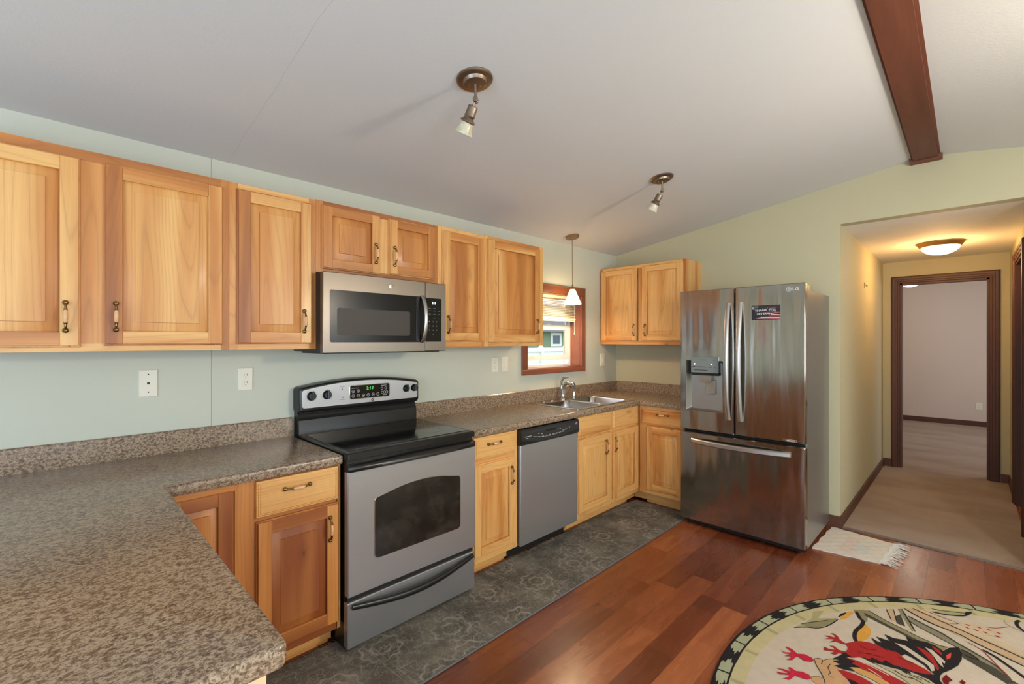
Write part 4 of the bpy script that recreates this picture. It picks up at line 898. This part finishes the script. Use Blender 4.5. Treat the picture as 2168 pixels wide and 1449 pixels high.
for i, row in enumerate(('123', '456', '789', '0')):
    for j, ch in enumerate(row): text('key_digit', ch, TA, -2.688+(j+(1 if row == '0' else 0))*.026, .4023, 1.548-i*.025, .006, .009, bpy.data.materials['dim_print'], mc)

# ---------------------------------------------------------------- refrigerator
fr = thing('refrigerator', 'stainless french-door refrigerator with a water dispenser', 'refrigerator', (-.38, -1.478, 0))
FA0, FA1, FS = 1.050, 1.905, 1.4585
mb = MB(TB); mb.box(FA0+.004, FA1-.001, .016, .684, .040, 1.784); mb.build('cabinet_body', 'sidegrey', fr)
mb = MB(TB); mb.box(FA0+.02, FA1-.02, .10, .66, .0, .042); mb.box(FA0+.03, FA1-.03, .66, .70, .012, .045); mb.build('base_grille', 'dark', fr)
for a0, a1 in ((FA0+.01, FA0+.09), (FA1-.085, FA1-.006)):
    mb = MB(TB); mb.flat(rr(a0, a1, .58, .735, .008, 2), 1.783, 1.822, .004); mb.build('hinge_cover', 'sidegrey', fr)
mb = MB(TB); mb.box(FA0+.012, FA1-.012, .684, .692, .05, 1.80); mb.build('door_gasket', 'dark', fr)
def loft_door(name, a0, a1, z0, z1, hole=None):
    mb = MB(TB); n = 5; O = lambda k: rr(a0+k, a1-k, z0+k, z1-k, .006, n)
    loops = [[(a, .690, z) for a, z in O(0)], [(a, .742, z) for a, z in O(0)], [(a, .750, z) for a, z in O(.006)]]
    if hole:
        h = lambda k, r=.006: rr(hole[0]+k, hole[1]-k, hole[2]+k, hole[3]-k, r, n)
        loops += [[(a, .750, z) for a, z in h(0)], [(a, .747, z) for a, z in h(.002)]]
        mb.loft(loops, True, False); o = mb.build(name, 'fsteel', fr, 25)
        mb = MB(TB); q = rr(hole[0]+.022, hole[1]-.022, hole[2]+.012, hole[3]-.012, .02, n)
        mb.loft([[(a, .7475, z) for a, z in h(.0015)], [(a, .699, z) for a, z in q]], False, True); mb.build('dispenser_recess', 'disp', o, 50)
        return o
    mb.loft(loops, True, True); return mb.build(name, 'fsteel', fr, 25)
ld = loft_door('left_door', FA0, FS-.0035, .748, 1.828, (1.098, 1.378, .900, 1.288)); rd_ = loft_door('right_door', FS+.0035, FA1, .748, 1.828)
fz = loft_door('freezer_drawer', FA0, FA1, .045, .728)
# dispenser details
mb = MB(TB); mb.loft([[(a, d, z) for a in (1.144, 1.346) for d, z in ()] or [(1.144, .74, z0), (1.346, .74, z0), (1.346, .764+q, z0), (1.144, .764+q, z0)] for z0, q in ((1.196, 0), (1.316, .002))]); mb.build('dispenser_panel', 'slate', ld)
mb = MB(TB); mb.box(1.146, 1.344, .70, .758, 1.176, 1.196); mb.build('dispenser_hood', 'dark', ld)
mb = MB(TB); mb.loft([[(a0, .705, z), (a1, .705, z), (a1, d, z), (a0, d, z)] for a0, a1, d, z in ((1.215, 1.275, .728, 1.118), (1.198, 1.292, .748, 1.150), (1.198, 1.292, .752, 1.178))]); mb.build('ice_chute', plain('taupe_plastic', (150, 140, 126), .35), ld)
mb = MB(TB); mb.slab(1.238, 1.310, 1.030, 1.140, .706, .722, .004, .008); mb.build('dispenser_paddle', bpy.data.materials['taupe_plastic'], ld)
for a in (1.172, 1.300):
    mb = MB(TB); mb.lathe((a, .7645, 1.262), [(.005, 0), (.005, .001)], (0, 1, 0), 12); mb.build('indicator_light', 'led', ld)
mb = MB(TB)
for a0, a1, z in ((1.215, 1.262, 1.294), (1.312, 1.322, 1.294), (1.156, 1.178, 1.240), (1.19, 1.262, 1.240), (1.278, 1.300, 1.240), (1.322, 1.330, 1.240), (1.165, 1.27, 1.216)): mb.slab(a0, a1, z-.002, z+.002, .764, .7662, .0002)
mb.build('panel_print', 'ink', ld, 0)
def fhandle(a, s, par):
    mb = MB(TB); pts = []; L = []
    for i in range(25):
        t = i/24; z = .856+t*.862; b = math.sin(PI*t)**.8
        d = .760+.046*b; w = .0145
        L.append([(a-w, d-.012, z), (a-w*.9, d+.006, z), (a-w*.5, d+.010, z), (a+w*.5, d+.010, z), (a+w*.9, d+.006, z), (a+w, d-.012, z)])
    mb.loft(L); mb.build('door_handle', 'fhandle', par, 40)
fhandle(1.418, -1, ld); fhandle(1.502, 1, rd_)
mb = MB(TB); L = []
for i in range(25):
    t = i/24; a = 1.145+t*.675; b = math.sin(PI*t)**.8; d = .760+.044*b; z = .668-.004*b; w = .019
    L.append([(a, d-.012, z-w), (a, d+.004, z-w*.95), (a, d+.010, z-w*.6), (a, d+.010, z+w*.6), (a, d+.004, z+w*.95), (a, d-.012, z+w)])
mb.loft(L); mb.build('drawer_handle', 'fhandle', fz, 40)
# emblem: round face mark and two letters
mb = MB(TB)
mb.loft([[(1.809+q*math.cos(2*PI*k/28), d, 1.788+q*math.sin(2*PI*k/28)) for k in range(28)] for q, d in ((.0150, .750), (.0150, .7512), (.0122, .7512), (.0122, .750))], False, False)
mb.slab(1.8075, 1.8105, 1.780, 1.796, .750, .7512, .0002); mb.slab(1.8075, 1.816, 1.780, 1.7825, .750, .7512, .0002)
mb.lathe((1.803, .750, 1.793), [(.0018, 0), (.0018, .0012)], (0, 1, 0), 8); mb.box(1.812, 1.822, .750, .7512, 1.7872, 1.7892)
mb.build('emblem', 'inkw', rd_, 0); text('emblem_letters', 'LG', TB, 1.832, .7508, 1.778, .036, .020, 'inkw', rd_, 0, 0, 0, .02)
mb = MB(TB)
for q in ((1.778, 1.856, .758, .7595), (1.778, 1.856, .7705, .772), (1.778, 1.7795, .758, .772), (1.8545, 1.856, .758, .772), (1.795, 1.845, .763, .767)): mb.slab(*q[:2], q[2], q[3], .7495, .7508, .0002)
mb.build('rating_mark', 'inkw', rd_, 0)
# magnet
mg = thing('magnet_sign', 'black magnet with white lettering and red flag stripes on the right refrigerator door', 'magnet', (-.751, -1.666, 1.636))
mb = MB(TB); mb.slab(1.576, 1.757, 1.586, 1.687, .7502, .7516, .0004, .002); mb.build('magnet_sheet', 'magblk', mg)
mb = MB(TB)
def wav(a0, a1, z, h, w=.004, th0=0):
    return [[(a0+(a1-a0)*t, .7520+th0, z+w*math.sin(t*4)+(h*min(1, t*2.5) if s else 0)) for s in (0, 1)] for t in [i/12 for i in range(13)]]
mb.loft(wav(1.66, 1.757, 1.664, .020), False, False, False); mb.build('stripe', 'maroon', mg, 0)
for a0, z, h, k in ((1.69, 1.616, .007, 'pink'), (1.68, 1.609, .0065, 'red'), (1.60, 1.597, .009, 'pink'), (1.64, 1.588, .007, 'red'), (1.66, 1.627, .006, 'maroon'), (1.70, 1.630, .004, 'pink'), (1.65, 1.636, .005, 'red')):
    mb = MB(TB); mb.loft(wav(a0, 1.756, z, h, .002, .0001), False, False, False); mb.build('stripe', k, mg, 0)
text('lettering', 'THANK YOU', TB, 1.598, .7524, 1.640, .135, .014, 'inkw', mg, .1, .008, 0, .03)
text('lettering', 'VETERANS', TB, 1.610, .7524, 1.619, .108, .013, 'inkw', mg, .1, .005, 0, .03)
mb = MB(TB)
for a, z in ((1.637, 1.661), (1.650, 1.667), (1.664, 1.669), (1.678, 1.667), (1.640, 1.611), (1.652, 1.606)):
    P = []
    for k in range(10): rs = .0030 if k % 2 == 0 else .0013; P.append((a+rs*math.sin(PI*k/5), z+rs*math.cos(PI*k/5)))
    mb.f([mb.v((x, .7524, y)) for x, y in P])
mb.slab(1.582, 1.5845, 1.662, 1.680, .7516, .7522, .0001); mb.slab(1.587, 1.590, 1.662, 1.676, .7516, .7522, .0001)
for z in (1.680, 1.672, 1.662): mb.slab(1.585, 1.62, z-.0007, z+.0007, .7516, .7522, .0001)
mb.slab(1.69, 1.73, 1.664, 1.6655, .7516, .7524, .0001)
mb.build('star_marks', 'inkw', mg, 0)

# ---------------------------------------------------------------- wall plates
def plate(name, label, cat, T, a0, a1, z0, z1, kind):
    p = thing(name, label, cat, T(((a0+a1)/2, 0, (z0+z1)/2)))
    mb = MB(T); mb.slab(a0, a1, z0, z1, .0, .0065, .003, .003, 2); pl = mb.build('cover_plate', 'ivory', p)
    c, m = (a0+a1)/2, (z0+z1)/2
    if kind == 'duplex':
        for zz in (m+.0195, m-.0195):
            mb = MB(T); mb.slab(c-.017, c+.017, zz-.0145, zz+.0145, .005, .0085, .001, .011); o = mb.build('socket', 'ivory', p)
            mb = MB(T); mb.slab(c-.008, c-.006, zz-.002, zz+.008, .008, .0089, .0001); mb.slab(c+.0055, c+.0078, zz-.002, zz+.008, .008, .0089, .0001); mb.lathe((c, .008, zz-.0085), [(.0025, 0), (.0025, .0009)], (0, 1, 0), 8); mb.build('socket_slots', 'ink', o, 0)
        mb = MB(T); mb.lathe((c, .0065, m), [(.003, 0), (.002, .001)], (0, 1, 0), 8); mb.build('screw', 'ivory', p)
    if kind == 'rocker':
        mb = MB(T); mb.slab(c-.0165, c+.0165, m-.033, m+.033, .005, .0075, .001, .001); mb.build('rocker_frame', 'ivory', p)
        mb = MB(T); mb.loft([[(c-.013, .006, z), (c+.013, .006, z), (c+.013, d, z), (c-.013, d, z)] for z, d in ((m-.029, .0125), (m, .009), (m+.029, .008))]); mb.build('rocker_switch', 'ivory', p)
    if kind == 'jack':
        mb = MB(T); mb.slab(c-.005, c+.005, m-.005, m+.005, .006, .0072, .0003); mb.build('jack_socket', 'ink', p)
        mb = MB(T)
        for zz in (m+.041, m-.041): mb.lathe((c, .0065, zz), [(.003, 0), (.002, .001)], (0, 1, 0), 8)
        mb.build('screws', 'ink', p)
    return p
plate('phone_jack_plate', 'ivory wall plate with a small phone jack on the back wall, farthest left', 'wall plate', TA, -3.988, -3.919, 1.182, 1.306, 'jack')
plate('electrical_outlet', 'ivory double outlet on the back wall just left of the range', 'outlet', TA, -3.590, -3.521, 1.181, 1.299, 'duplex')
plate('electrical_outlet', 'ivory double outlet on the back wall right of the range, beside a light switch', 'outlet', TA, -1.815, -1.746, 1.190, 1.309, 'duplex')
plate('light_switch', 'ivory rocker switch on the back wall between an outlet and the window', 'switch', TA, -1.702, -1.635, 1.190, 1.306, 'rocker')
plate('light_switch', 'ivory rocker switch on the back wall right of the window near the corner', 'switch', TA, -.300, -.232, 1.181, 1.310, 'rocker')
TBR = lambda p: (6.7-p[1], -p[0], p[2])
plate('electrical_outlet', 'white double outlet low on the bedroom wall seen through the doorway', 'outlet', TBR, 2.765, 2.843, .283, .402, 'duplex')
hk = thing('wall_hook', 'small brass hook on the upper left wall of the hallway', 'hook', (1.178, YH, 1.97))
TH = lambda p: (p[0], YH-p[1], p[2])
mb = MB(TH); mb.slab(1.166, 1.190, 1.945, 1.995, 0, .004, .001, .004); mb.tube([(1.178, .004, 1.975), (1.178, .015, 1.965), (1.178, .020, 1.952), (1.178, .024, 1.962)], .003, 8); mb.build('hook_body', 'brass', hk)

# ---------------------------------------------------------------- lights
SL = math.atan(.152)
def spot(label, x, y):
    z = zc(y); r = thing('ceiling_spotlight', label, 'ceiling light', (x, y, z), 'adjustable ceiling spotlights')
    nrm = Vector((0, -math.sin(SL), -math.cos(SL)))     # out of the sloping ceiling
    mb = MB(); mb.lathe((x, y, z), [(.076, -.001), (.076, .004), (.070, .010), (.060, .011), (.052, .012), (.049, .017), (.046, .024), (.040, .026), (.004, .026)], nrm, 40); mb.build('canopy', 'bronze', r, 40)
    mb = MB()
    for dx, dy in ((-.020, .012), (.018, -.014)): mb.ball((x+dx, y+dy, z-.029), .0035, 8)
    mb.build('canopy_screws', 'brass', r)
    p0 = Vector((x, y, z))+nrm*.022; p1 = Vector((x+.004, y-.002, z-.085))
    mb = MB(); mb.tube([p0, p0*.5+p1*.5, p1], [.0065, .0055, .0060], 12); mb.build('stem', 'bronze', r)
    mb = MB(); mb.lathe(p1-Vector((.010, .008, 0)), [(.009, 0), (.011, .002), (.011, .010), (.009, .014), (.009, .018), (.011, .020), (.011, .026)], (.75, .6, 0), 16); mb.build('swivel_joint', 'bronze', r)
    ax = (Vector((-.705, .7095, 0))*.44+Vector((.7095, .7047, 0))*.40+Vector((0, 0, -.9))).normalized(); s = p1+ax*.012
    mb = MB(); mb.lathe(s, [(.006, 0), (.006, .012), (.019, .014), (.021, .018), (.0215, .052), (.024, .055), (.022, .059), (.020, .064), (.024, .069), (.030, .074), (.032, .078), (.030, .082), (.024, .083)], ax, 28); mb.build('lamp_socket', 'bronze', r, 40)
    mb = MB(); pr_ = [(.027, .080), (.028, .092), (.031, .106), (.036, .118), (.042, .128), (.0405, .129), (.0345, .119), (.0295, .107), (.0262, .092), (.025, .082)]
    mb.lathe(s, pr_, ax, 32, False, True); mb.build('glass_shade', 'alab', r, 60)
spot('nearer bronze ceiling spotlight with a cream glass shade, above the microwave side', -3.024, -1.210)
spot('farther bronze ceiling spotlight with a cream glass shade, nearer the pendant light', -1.387, -1.215)
pd = thing('pendant_light', 'lit white cone pendant lamp hanging in front of the kitchen window', 'pendant light', (-1.003, -.175, zc(-.175)))
px_, py_ = -1.003, -.175; pz = zc(py_)
nrm = Vector((0, -math.sin(SL), -math.cos(SL)))
mb = MB(); mb.lathe((px_, py_, pz), [(.060, 0), (.060, .014), (.055, .021), (.012, .022), (.010, .032)], nrm, 32); mb.build('canopy', plain('bronze_tan_metal', (150, 118, 84), .4, .6), pd)
mb = MB(); mb.tube([(px_, py_, pz-.02), (px_+.003, py_, 2.1), (px_+.006, py_, 1.93)], .0032, 8); mb.build('cord', bpy.data.materials['bronze_tan_metal'], pd)
cx = px_+.006
mb = MB(); mb.lathe((cx, py_, 1.945), [(.004, 0), (.008, -.02), (.022, -.045), (.024, -.050), (.020, -.050)], n=20); mb.build('shade_cap', bpy.data.materials['bronze_tan_metal'], pd)
mb = MB(); mb.lathe((cx, py_, 1.897), [(.021, 0), (.026, -.012), (.077, -.130), (.075, -.131), (.024, -.014), (.018, -.002)], n=36, c0=False, c1=False); mb.build('glass_shade', 'pend', pd, 60)
point('pendant_bulb', (cx, py_, 1.80), 12, (1, .78, .50), .03)
def dome(label, x, y, z, R, group='dome ceiling lights', k=1.0):
    r = thing('flush_dome_light', label, 'ceiling light', (x, y, z), group)
    mb = MB(); mb.lathe((x, y, z), [(R, 0), (R, -.006), (R*.97, -.014), (R*.93, -.024), (R*.86, -.040), (R*.80, -.042), (R*.80, -.02)], n=48); mb.build('metal_rim', plain('bronze_rim_%d' % int(x*10), (176, 132, 72), .4, .5), r, 40)
    mb = MB(); mb.lathe((x, y, z), [(R*.83, -.036), (R*.78, -.060*k), (R*.62, -.085*k), (R*.38, -.103*k), (R*.12, -.110*k), (.003, -.111*k)], n=48, c0=False); mb.build('glass_dome', 'dome', r, 60)
dome('lit flush dome light with a bronze rim on the hallway ceiling', 1.44, -2.49, HZ, .165)
dome('lit dome light on the bedroom ceiling, cut off by the door head', 5.32, -2.02, 2.45, .19, k=1.4)
point('hall_bulb', (1.44, -2.49, HZ-.17), 19, (1, .54, .18), .07)
point('bedroom_bulb', (5.32, -2.02, 2.20), 9, (1, .84, .64), .07)
# dining lamp over the round rug (outside the frame; it throws the soft canopy shadows on the ceiling)
dx_, dy_ = -2.05, -3.66; dz_ = zc(dy_)
dl = thing('dining_lamp', 'lit ceiling lamp with three glass shades hanging over the round rug', 'ceiling light', (dx_, dy_, dz_))
mb = MB(); mb.lathe((dx_, dy_, dz_-.022), [(.07, 0), (.07, -.02), (.012, -.03), (.010, -.46), (.05, -.48), (.06, -.52), (.02, -.55)], n=24); mb.build('lamp_stem', 'bronze', dl)
for k in range(3):
    a = 2*PI*k/3+.4; X, Y = dx_+.17*math.cos(a), dy_+.17*math.sin(a); Z = dz_-.52
    mb = MB(); mb.tube([(dx_, dy_, Z), (dx_+.1*math.cos(a), dy_+.1*math.sin(a), Z+.03), (X, Y, Z)], .006, 8); mb.build('lamp_arm', 'bronze', dl)
    mb = MB(); mb.lathe((X, Y, Z), [(.022, .0), (.03, -.02), (.06, -.09), (.058, -.09), (.027, -.02)], n=20); mb.build('glass_shade', 'pend', dl)
point('dining_bulb', (dx_, dy_, dz_-.70), LAMP1, (1, .87, .69), .09)

# ---------------------------------------------------------------- rugs
rn = MB(); ry0, ry1 = -1.047, -.530
P = [(-3.90, ry0), (-.70, ry0-.006), (-.70, -1.03), (-.545, -1.02), (-.545, ry1), (-3.90, ry1)]
E_ = []
random.seed(11)
rn.mat = 0; rn.flat([(-3.90, ry0), (-.60, ry0), (-.548, -1.035), (-.548, ry1-.02), (-.66, ry1), (-3.90, ry1)], 0, .008, .002)
rn.mat = 1; rn.tube([(-3.90, ry0, .005), (-2.4, ry0-.001, .005), (-.60, ry0, .005)], .0048, 6)
rn.mat = 0
for i in range(200):     # frayed threads on the cabinet side
    x = -3.8+i*.0158+random.uniform(-.006, .006)
    h = random.uniform(.006, .022)
    rn.tube([(x, ry1-.004, .007), (x+random.uniform(-.006, .006), ry1+h*.5, .007), (x+random.uniform(-.012, .012), ry1+h, .003)], .0011, 4)
tag(rn.build('runner_rug', ['runner', 'edge'], None, 40), 'long grey patterned runner rug along the base cabinets', 'rug')
mt = thing('woven_mat', 'small off-white woven mat with a frayed fringe beside the refrigerator', 'mat', (-.3, -2.1, 0))
mb = MB(); n = 20; edge = [(-.553, -1.905), (-.030, -1.925)]; far = [(-.505, -2.270), (-.085, -2.300)]
def mpt(u, v):   # u across, v along
    a = Vector(edge[0]).lerp(Vector(edge[1]), u); b = Vector(far[0]).lerp(Vector(far[1]), u); p = a.lerp(b, v); return p.x+.004*math.sin(v*23+u*5), p.y+.004*math.sin(u*19)
ids = [[mb.v((*mpt(i/n, j/n), .009+.0025*math.sin(i*1.7)*math.sin(j*1.3))) for i in range(n+1)] for j in range(n+1)]
for j in range(n):
    for i in range(n):
        u, v = i/n, j/n; mm = 0
        if .30 < v < .52 and .1 < u < .75: mm = 1
        elif .52 <= v < .72 and .15 < u < .6: mm = 2
        mb.f((ids[j][i], ids[j][i+1], ids[j+1][i+1], ids[j+1][i]), mm)
rim = [(i, 0) for i in range(n)]+[(n, j) for j in range(n)]+[(i, n) for i in range(n, 0, -1)]+[(0, j) for j in range(n, 0, -1)]
top = [ids[j][i] for i, j in rim]; bot = [mb.v((mb.V[k][0], mb.V[k][1], 0.0005)) for k in top]
for k in range(len(top)): mb.f((top[k], top[(k+1) % len(top)], bot[(k+1) % len(top)], bot[k]), 0)
mb.build('mat_weave', ['mat_white', 'mat_pink', 'mat_blue'], mt, 60)
mb = MB()
for i in range(70):
    u = i/69; x, y = mpt(u, 1.0); l = random.uniform(.05, .10); dx = random.uniform(-.03, .03); 
    mb.tube([(x, y+.006, .008), (x+dx*.4, y-l*.5, .010+random.uniform(0, .008)), (x+dx, y-l, .003)], [.0030, .0024, .0014], 5)
f_ = mb.build('fringe', 'mat_white', mt, 60); f_['kind'] = 'stuff'
# round rooster rug
RC, RR_ = (-2.015, -3.254), 1.383
cols = ['r_cream', 'r_black', 'r_sagew', 'r_pale']
names = sorted({c for _, c, _ in RUG}); mats = cols+['r_'+c for c in names if 'r_'+c not in cols]
mats = [m_ if m_ in M else 'r_cream' for m_ in mats]
mi = {('cream' if k == 0 else m_[2:]): k for k, m_ in enumerate(mats)}
mb = MB()
def ring(r0, r1, z, mat, n=160): 
    mb.mat = mat; mb.loft([[(RC[0]+q*math.cos(2*PI*k/n), RC[1]+q*math.sin(2*PI*k/n), z) for k in range(n)] for q in (r0, r1)], False, False)
n = 160
mb.mat = 1; mb.loft([[(RC[0]+q*math.cos(2*PI*k/n), RC[1]+q*math.sin(2*PI*k/n), z) for k in range(n)] for q, z in ((RR_, 0), (RR_, .009), (RR_-.004, .0110))], True, False)
ring(RR_-.004, RR_-.010, .0110, 1); ring(RR_-.010, 1.328, .0110, 2); ring(1.328, 1.320, .0110, 1); ring(1.320, 1.262, .0110, 3)
mb.mat = 0; mb.f([mb.v((RC[0]+1.262*math.cos(2*PI*k/n), RC[1]+1.262*math.sin(2*PI*k/n), .0110)) for k in range(n)])
def pol(r, deg): t = math.radians(deg); return (RC[0]+r*math.cos(t), RC[1]+r*math.sin(t), .01145)
for k in range(34):
    a = 24.7+k*10.588
    mb.mat = 1; mb.f([mb.v(pol(r, q)) for r, q in ((RR_-.006, a-.17), (RR_-.006, a+.17), (1.322, a+.17), (1.322, a-.17))])
    c = a+5.2; L1 = []; L2 = []
    for i in range(11):
        r = RR_-.006-i*.0058; w = (1.5+.6*math.sin(i*.9+k)+(1.0 if i % 2 else 0)); L1.append((r, c-w-.25*math.sin(k+i*2))); L2.append((r, c+w*.9+.25*math.sin(k*2+i)))
    mb.f([mb.v(pol(r, q)) for r, q in L1+L2[::-1]])
    mb.mat = mats.index('r_olive') if 'r_olive' in mats else 3
    mb.mat = mats.index('r_sage'); mb.f([mb.v(pol(r, q)) for r, q in ((1.316, a+1.0), (1.316, a+1.9), (1.264, a+1.9), (1.264, a+1.0))])
zz = .0118
for kind, c, pts in RUG:
    mb.mat = mi.get(c, 0); zz += .00003
    pts = [p for p in pts]
    if kind == 'p': mb.f([mb.v((x, y, zz)) for x, y in pts])
    else:
        V2 = [Vector(p) for p in pts]; L = []
        # resample smoothly
        S_ = []
        for i in range(len(V2)-1):
            p0 = V2[max(i-1, 0)]; p1 = V2[i]; p2 = V2[i+1]; p3 = V2[min(i+2, len(V2)-1)]
            for q in range(4):
                t = q/4; S_.append(.5*((2*p1)+(p2-p0)*t+(2*p0-5*p1+4*p2-p3)*t*t+(3*p1-p0-3*p2+p3)*t**3))
        S_.append(V2[-1])
        for i, p in enumerate(S_):
            t = (S_[min(i+1, len(S_)-1)]-S_[max(i-1, 0)]).normalized(); nn = Vector((-t.y, t.x))*kind*.7
            e = .35 if i in (0, len(S_)-1) else 1
            L.append([(*(p-nn*e), zz), (*(p+nn*e), zz)])
        mb.loft(L, False, False, False)
o = mb.build('round_rug', mats, None, 0, recalc=False)
tag(o, 'round cream rooster-patterned rug with a green and black border', 'rug')
# floor under the far cabinets etc. ends here
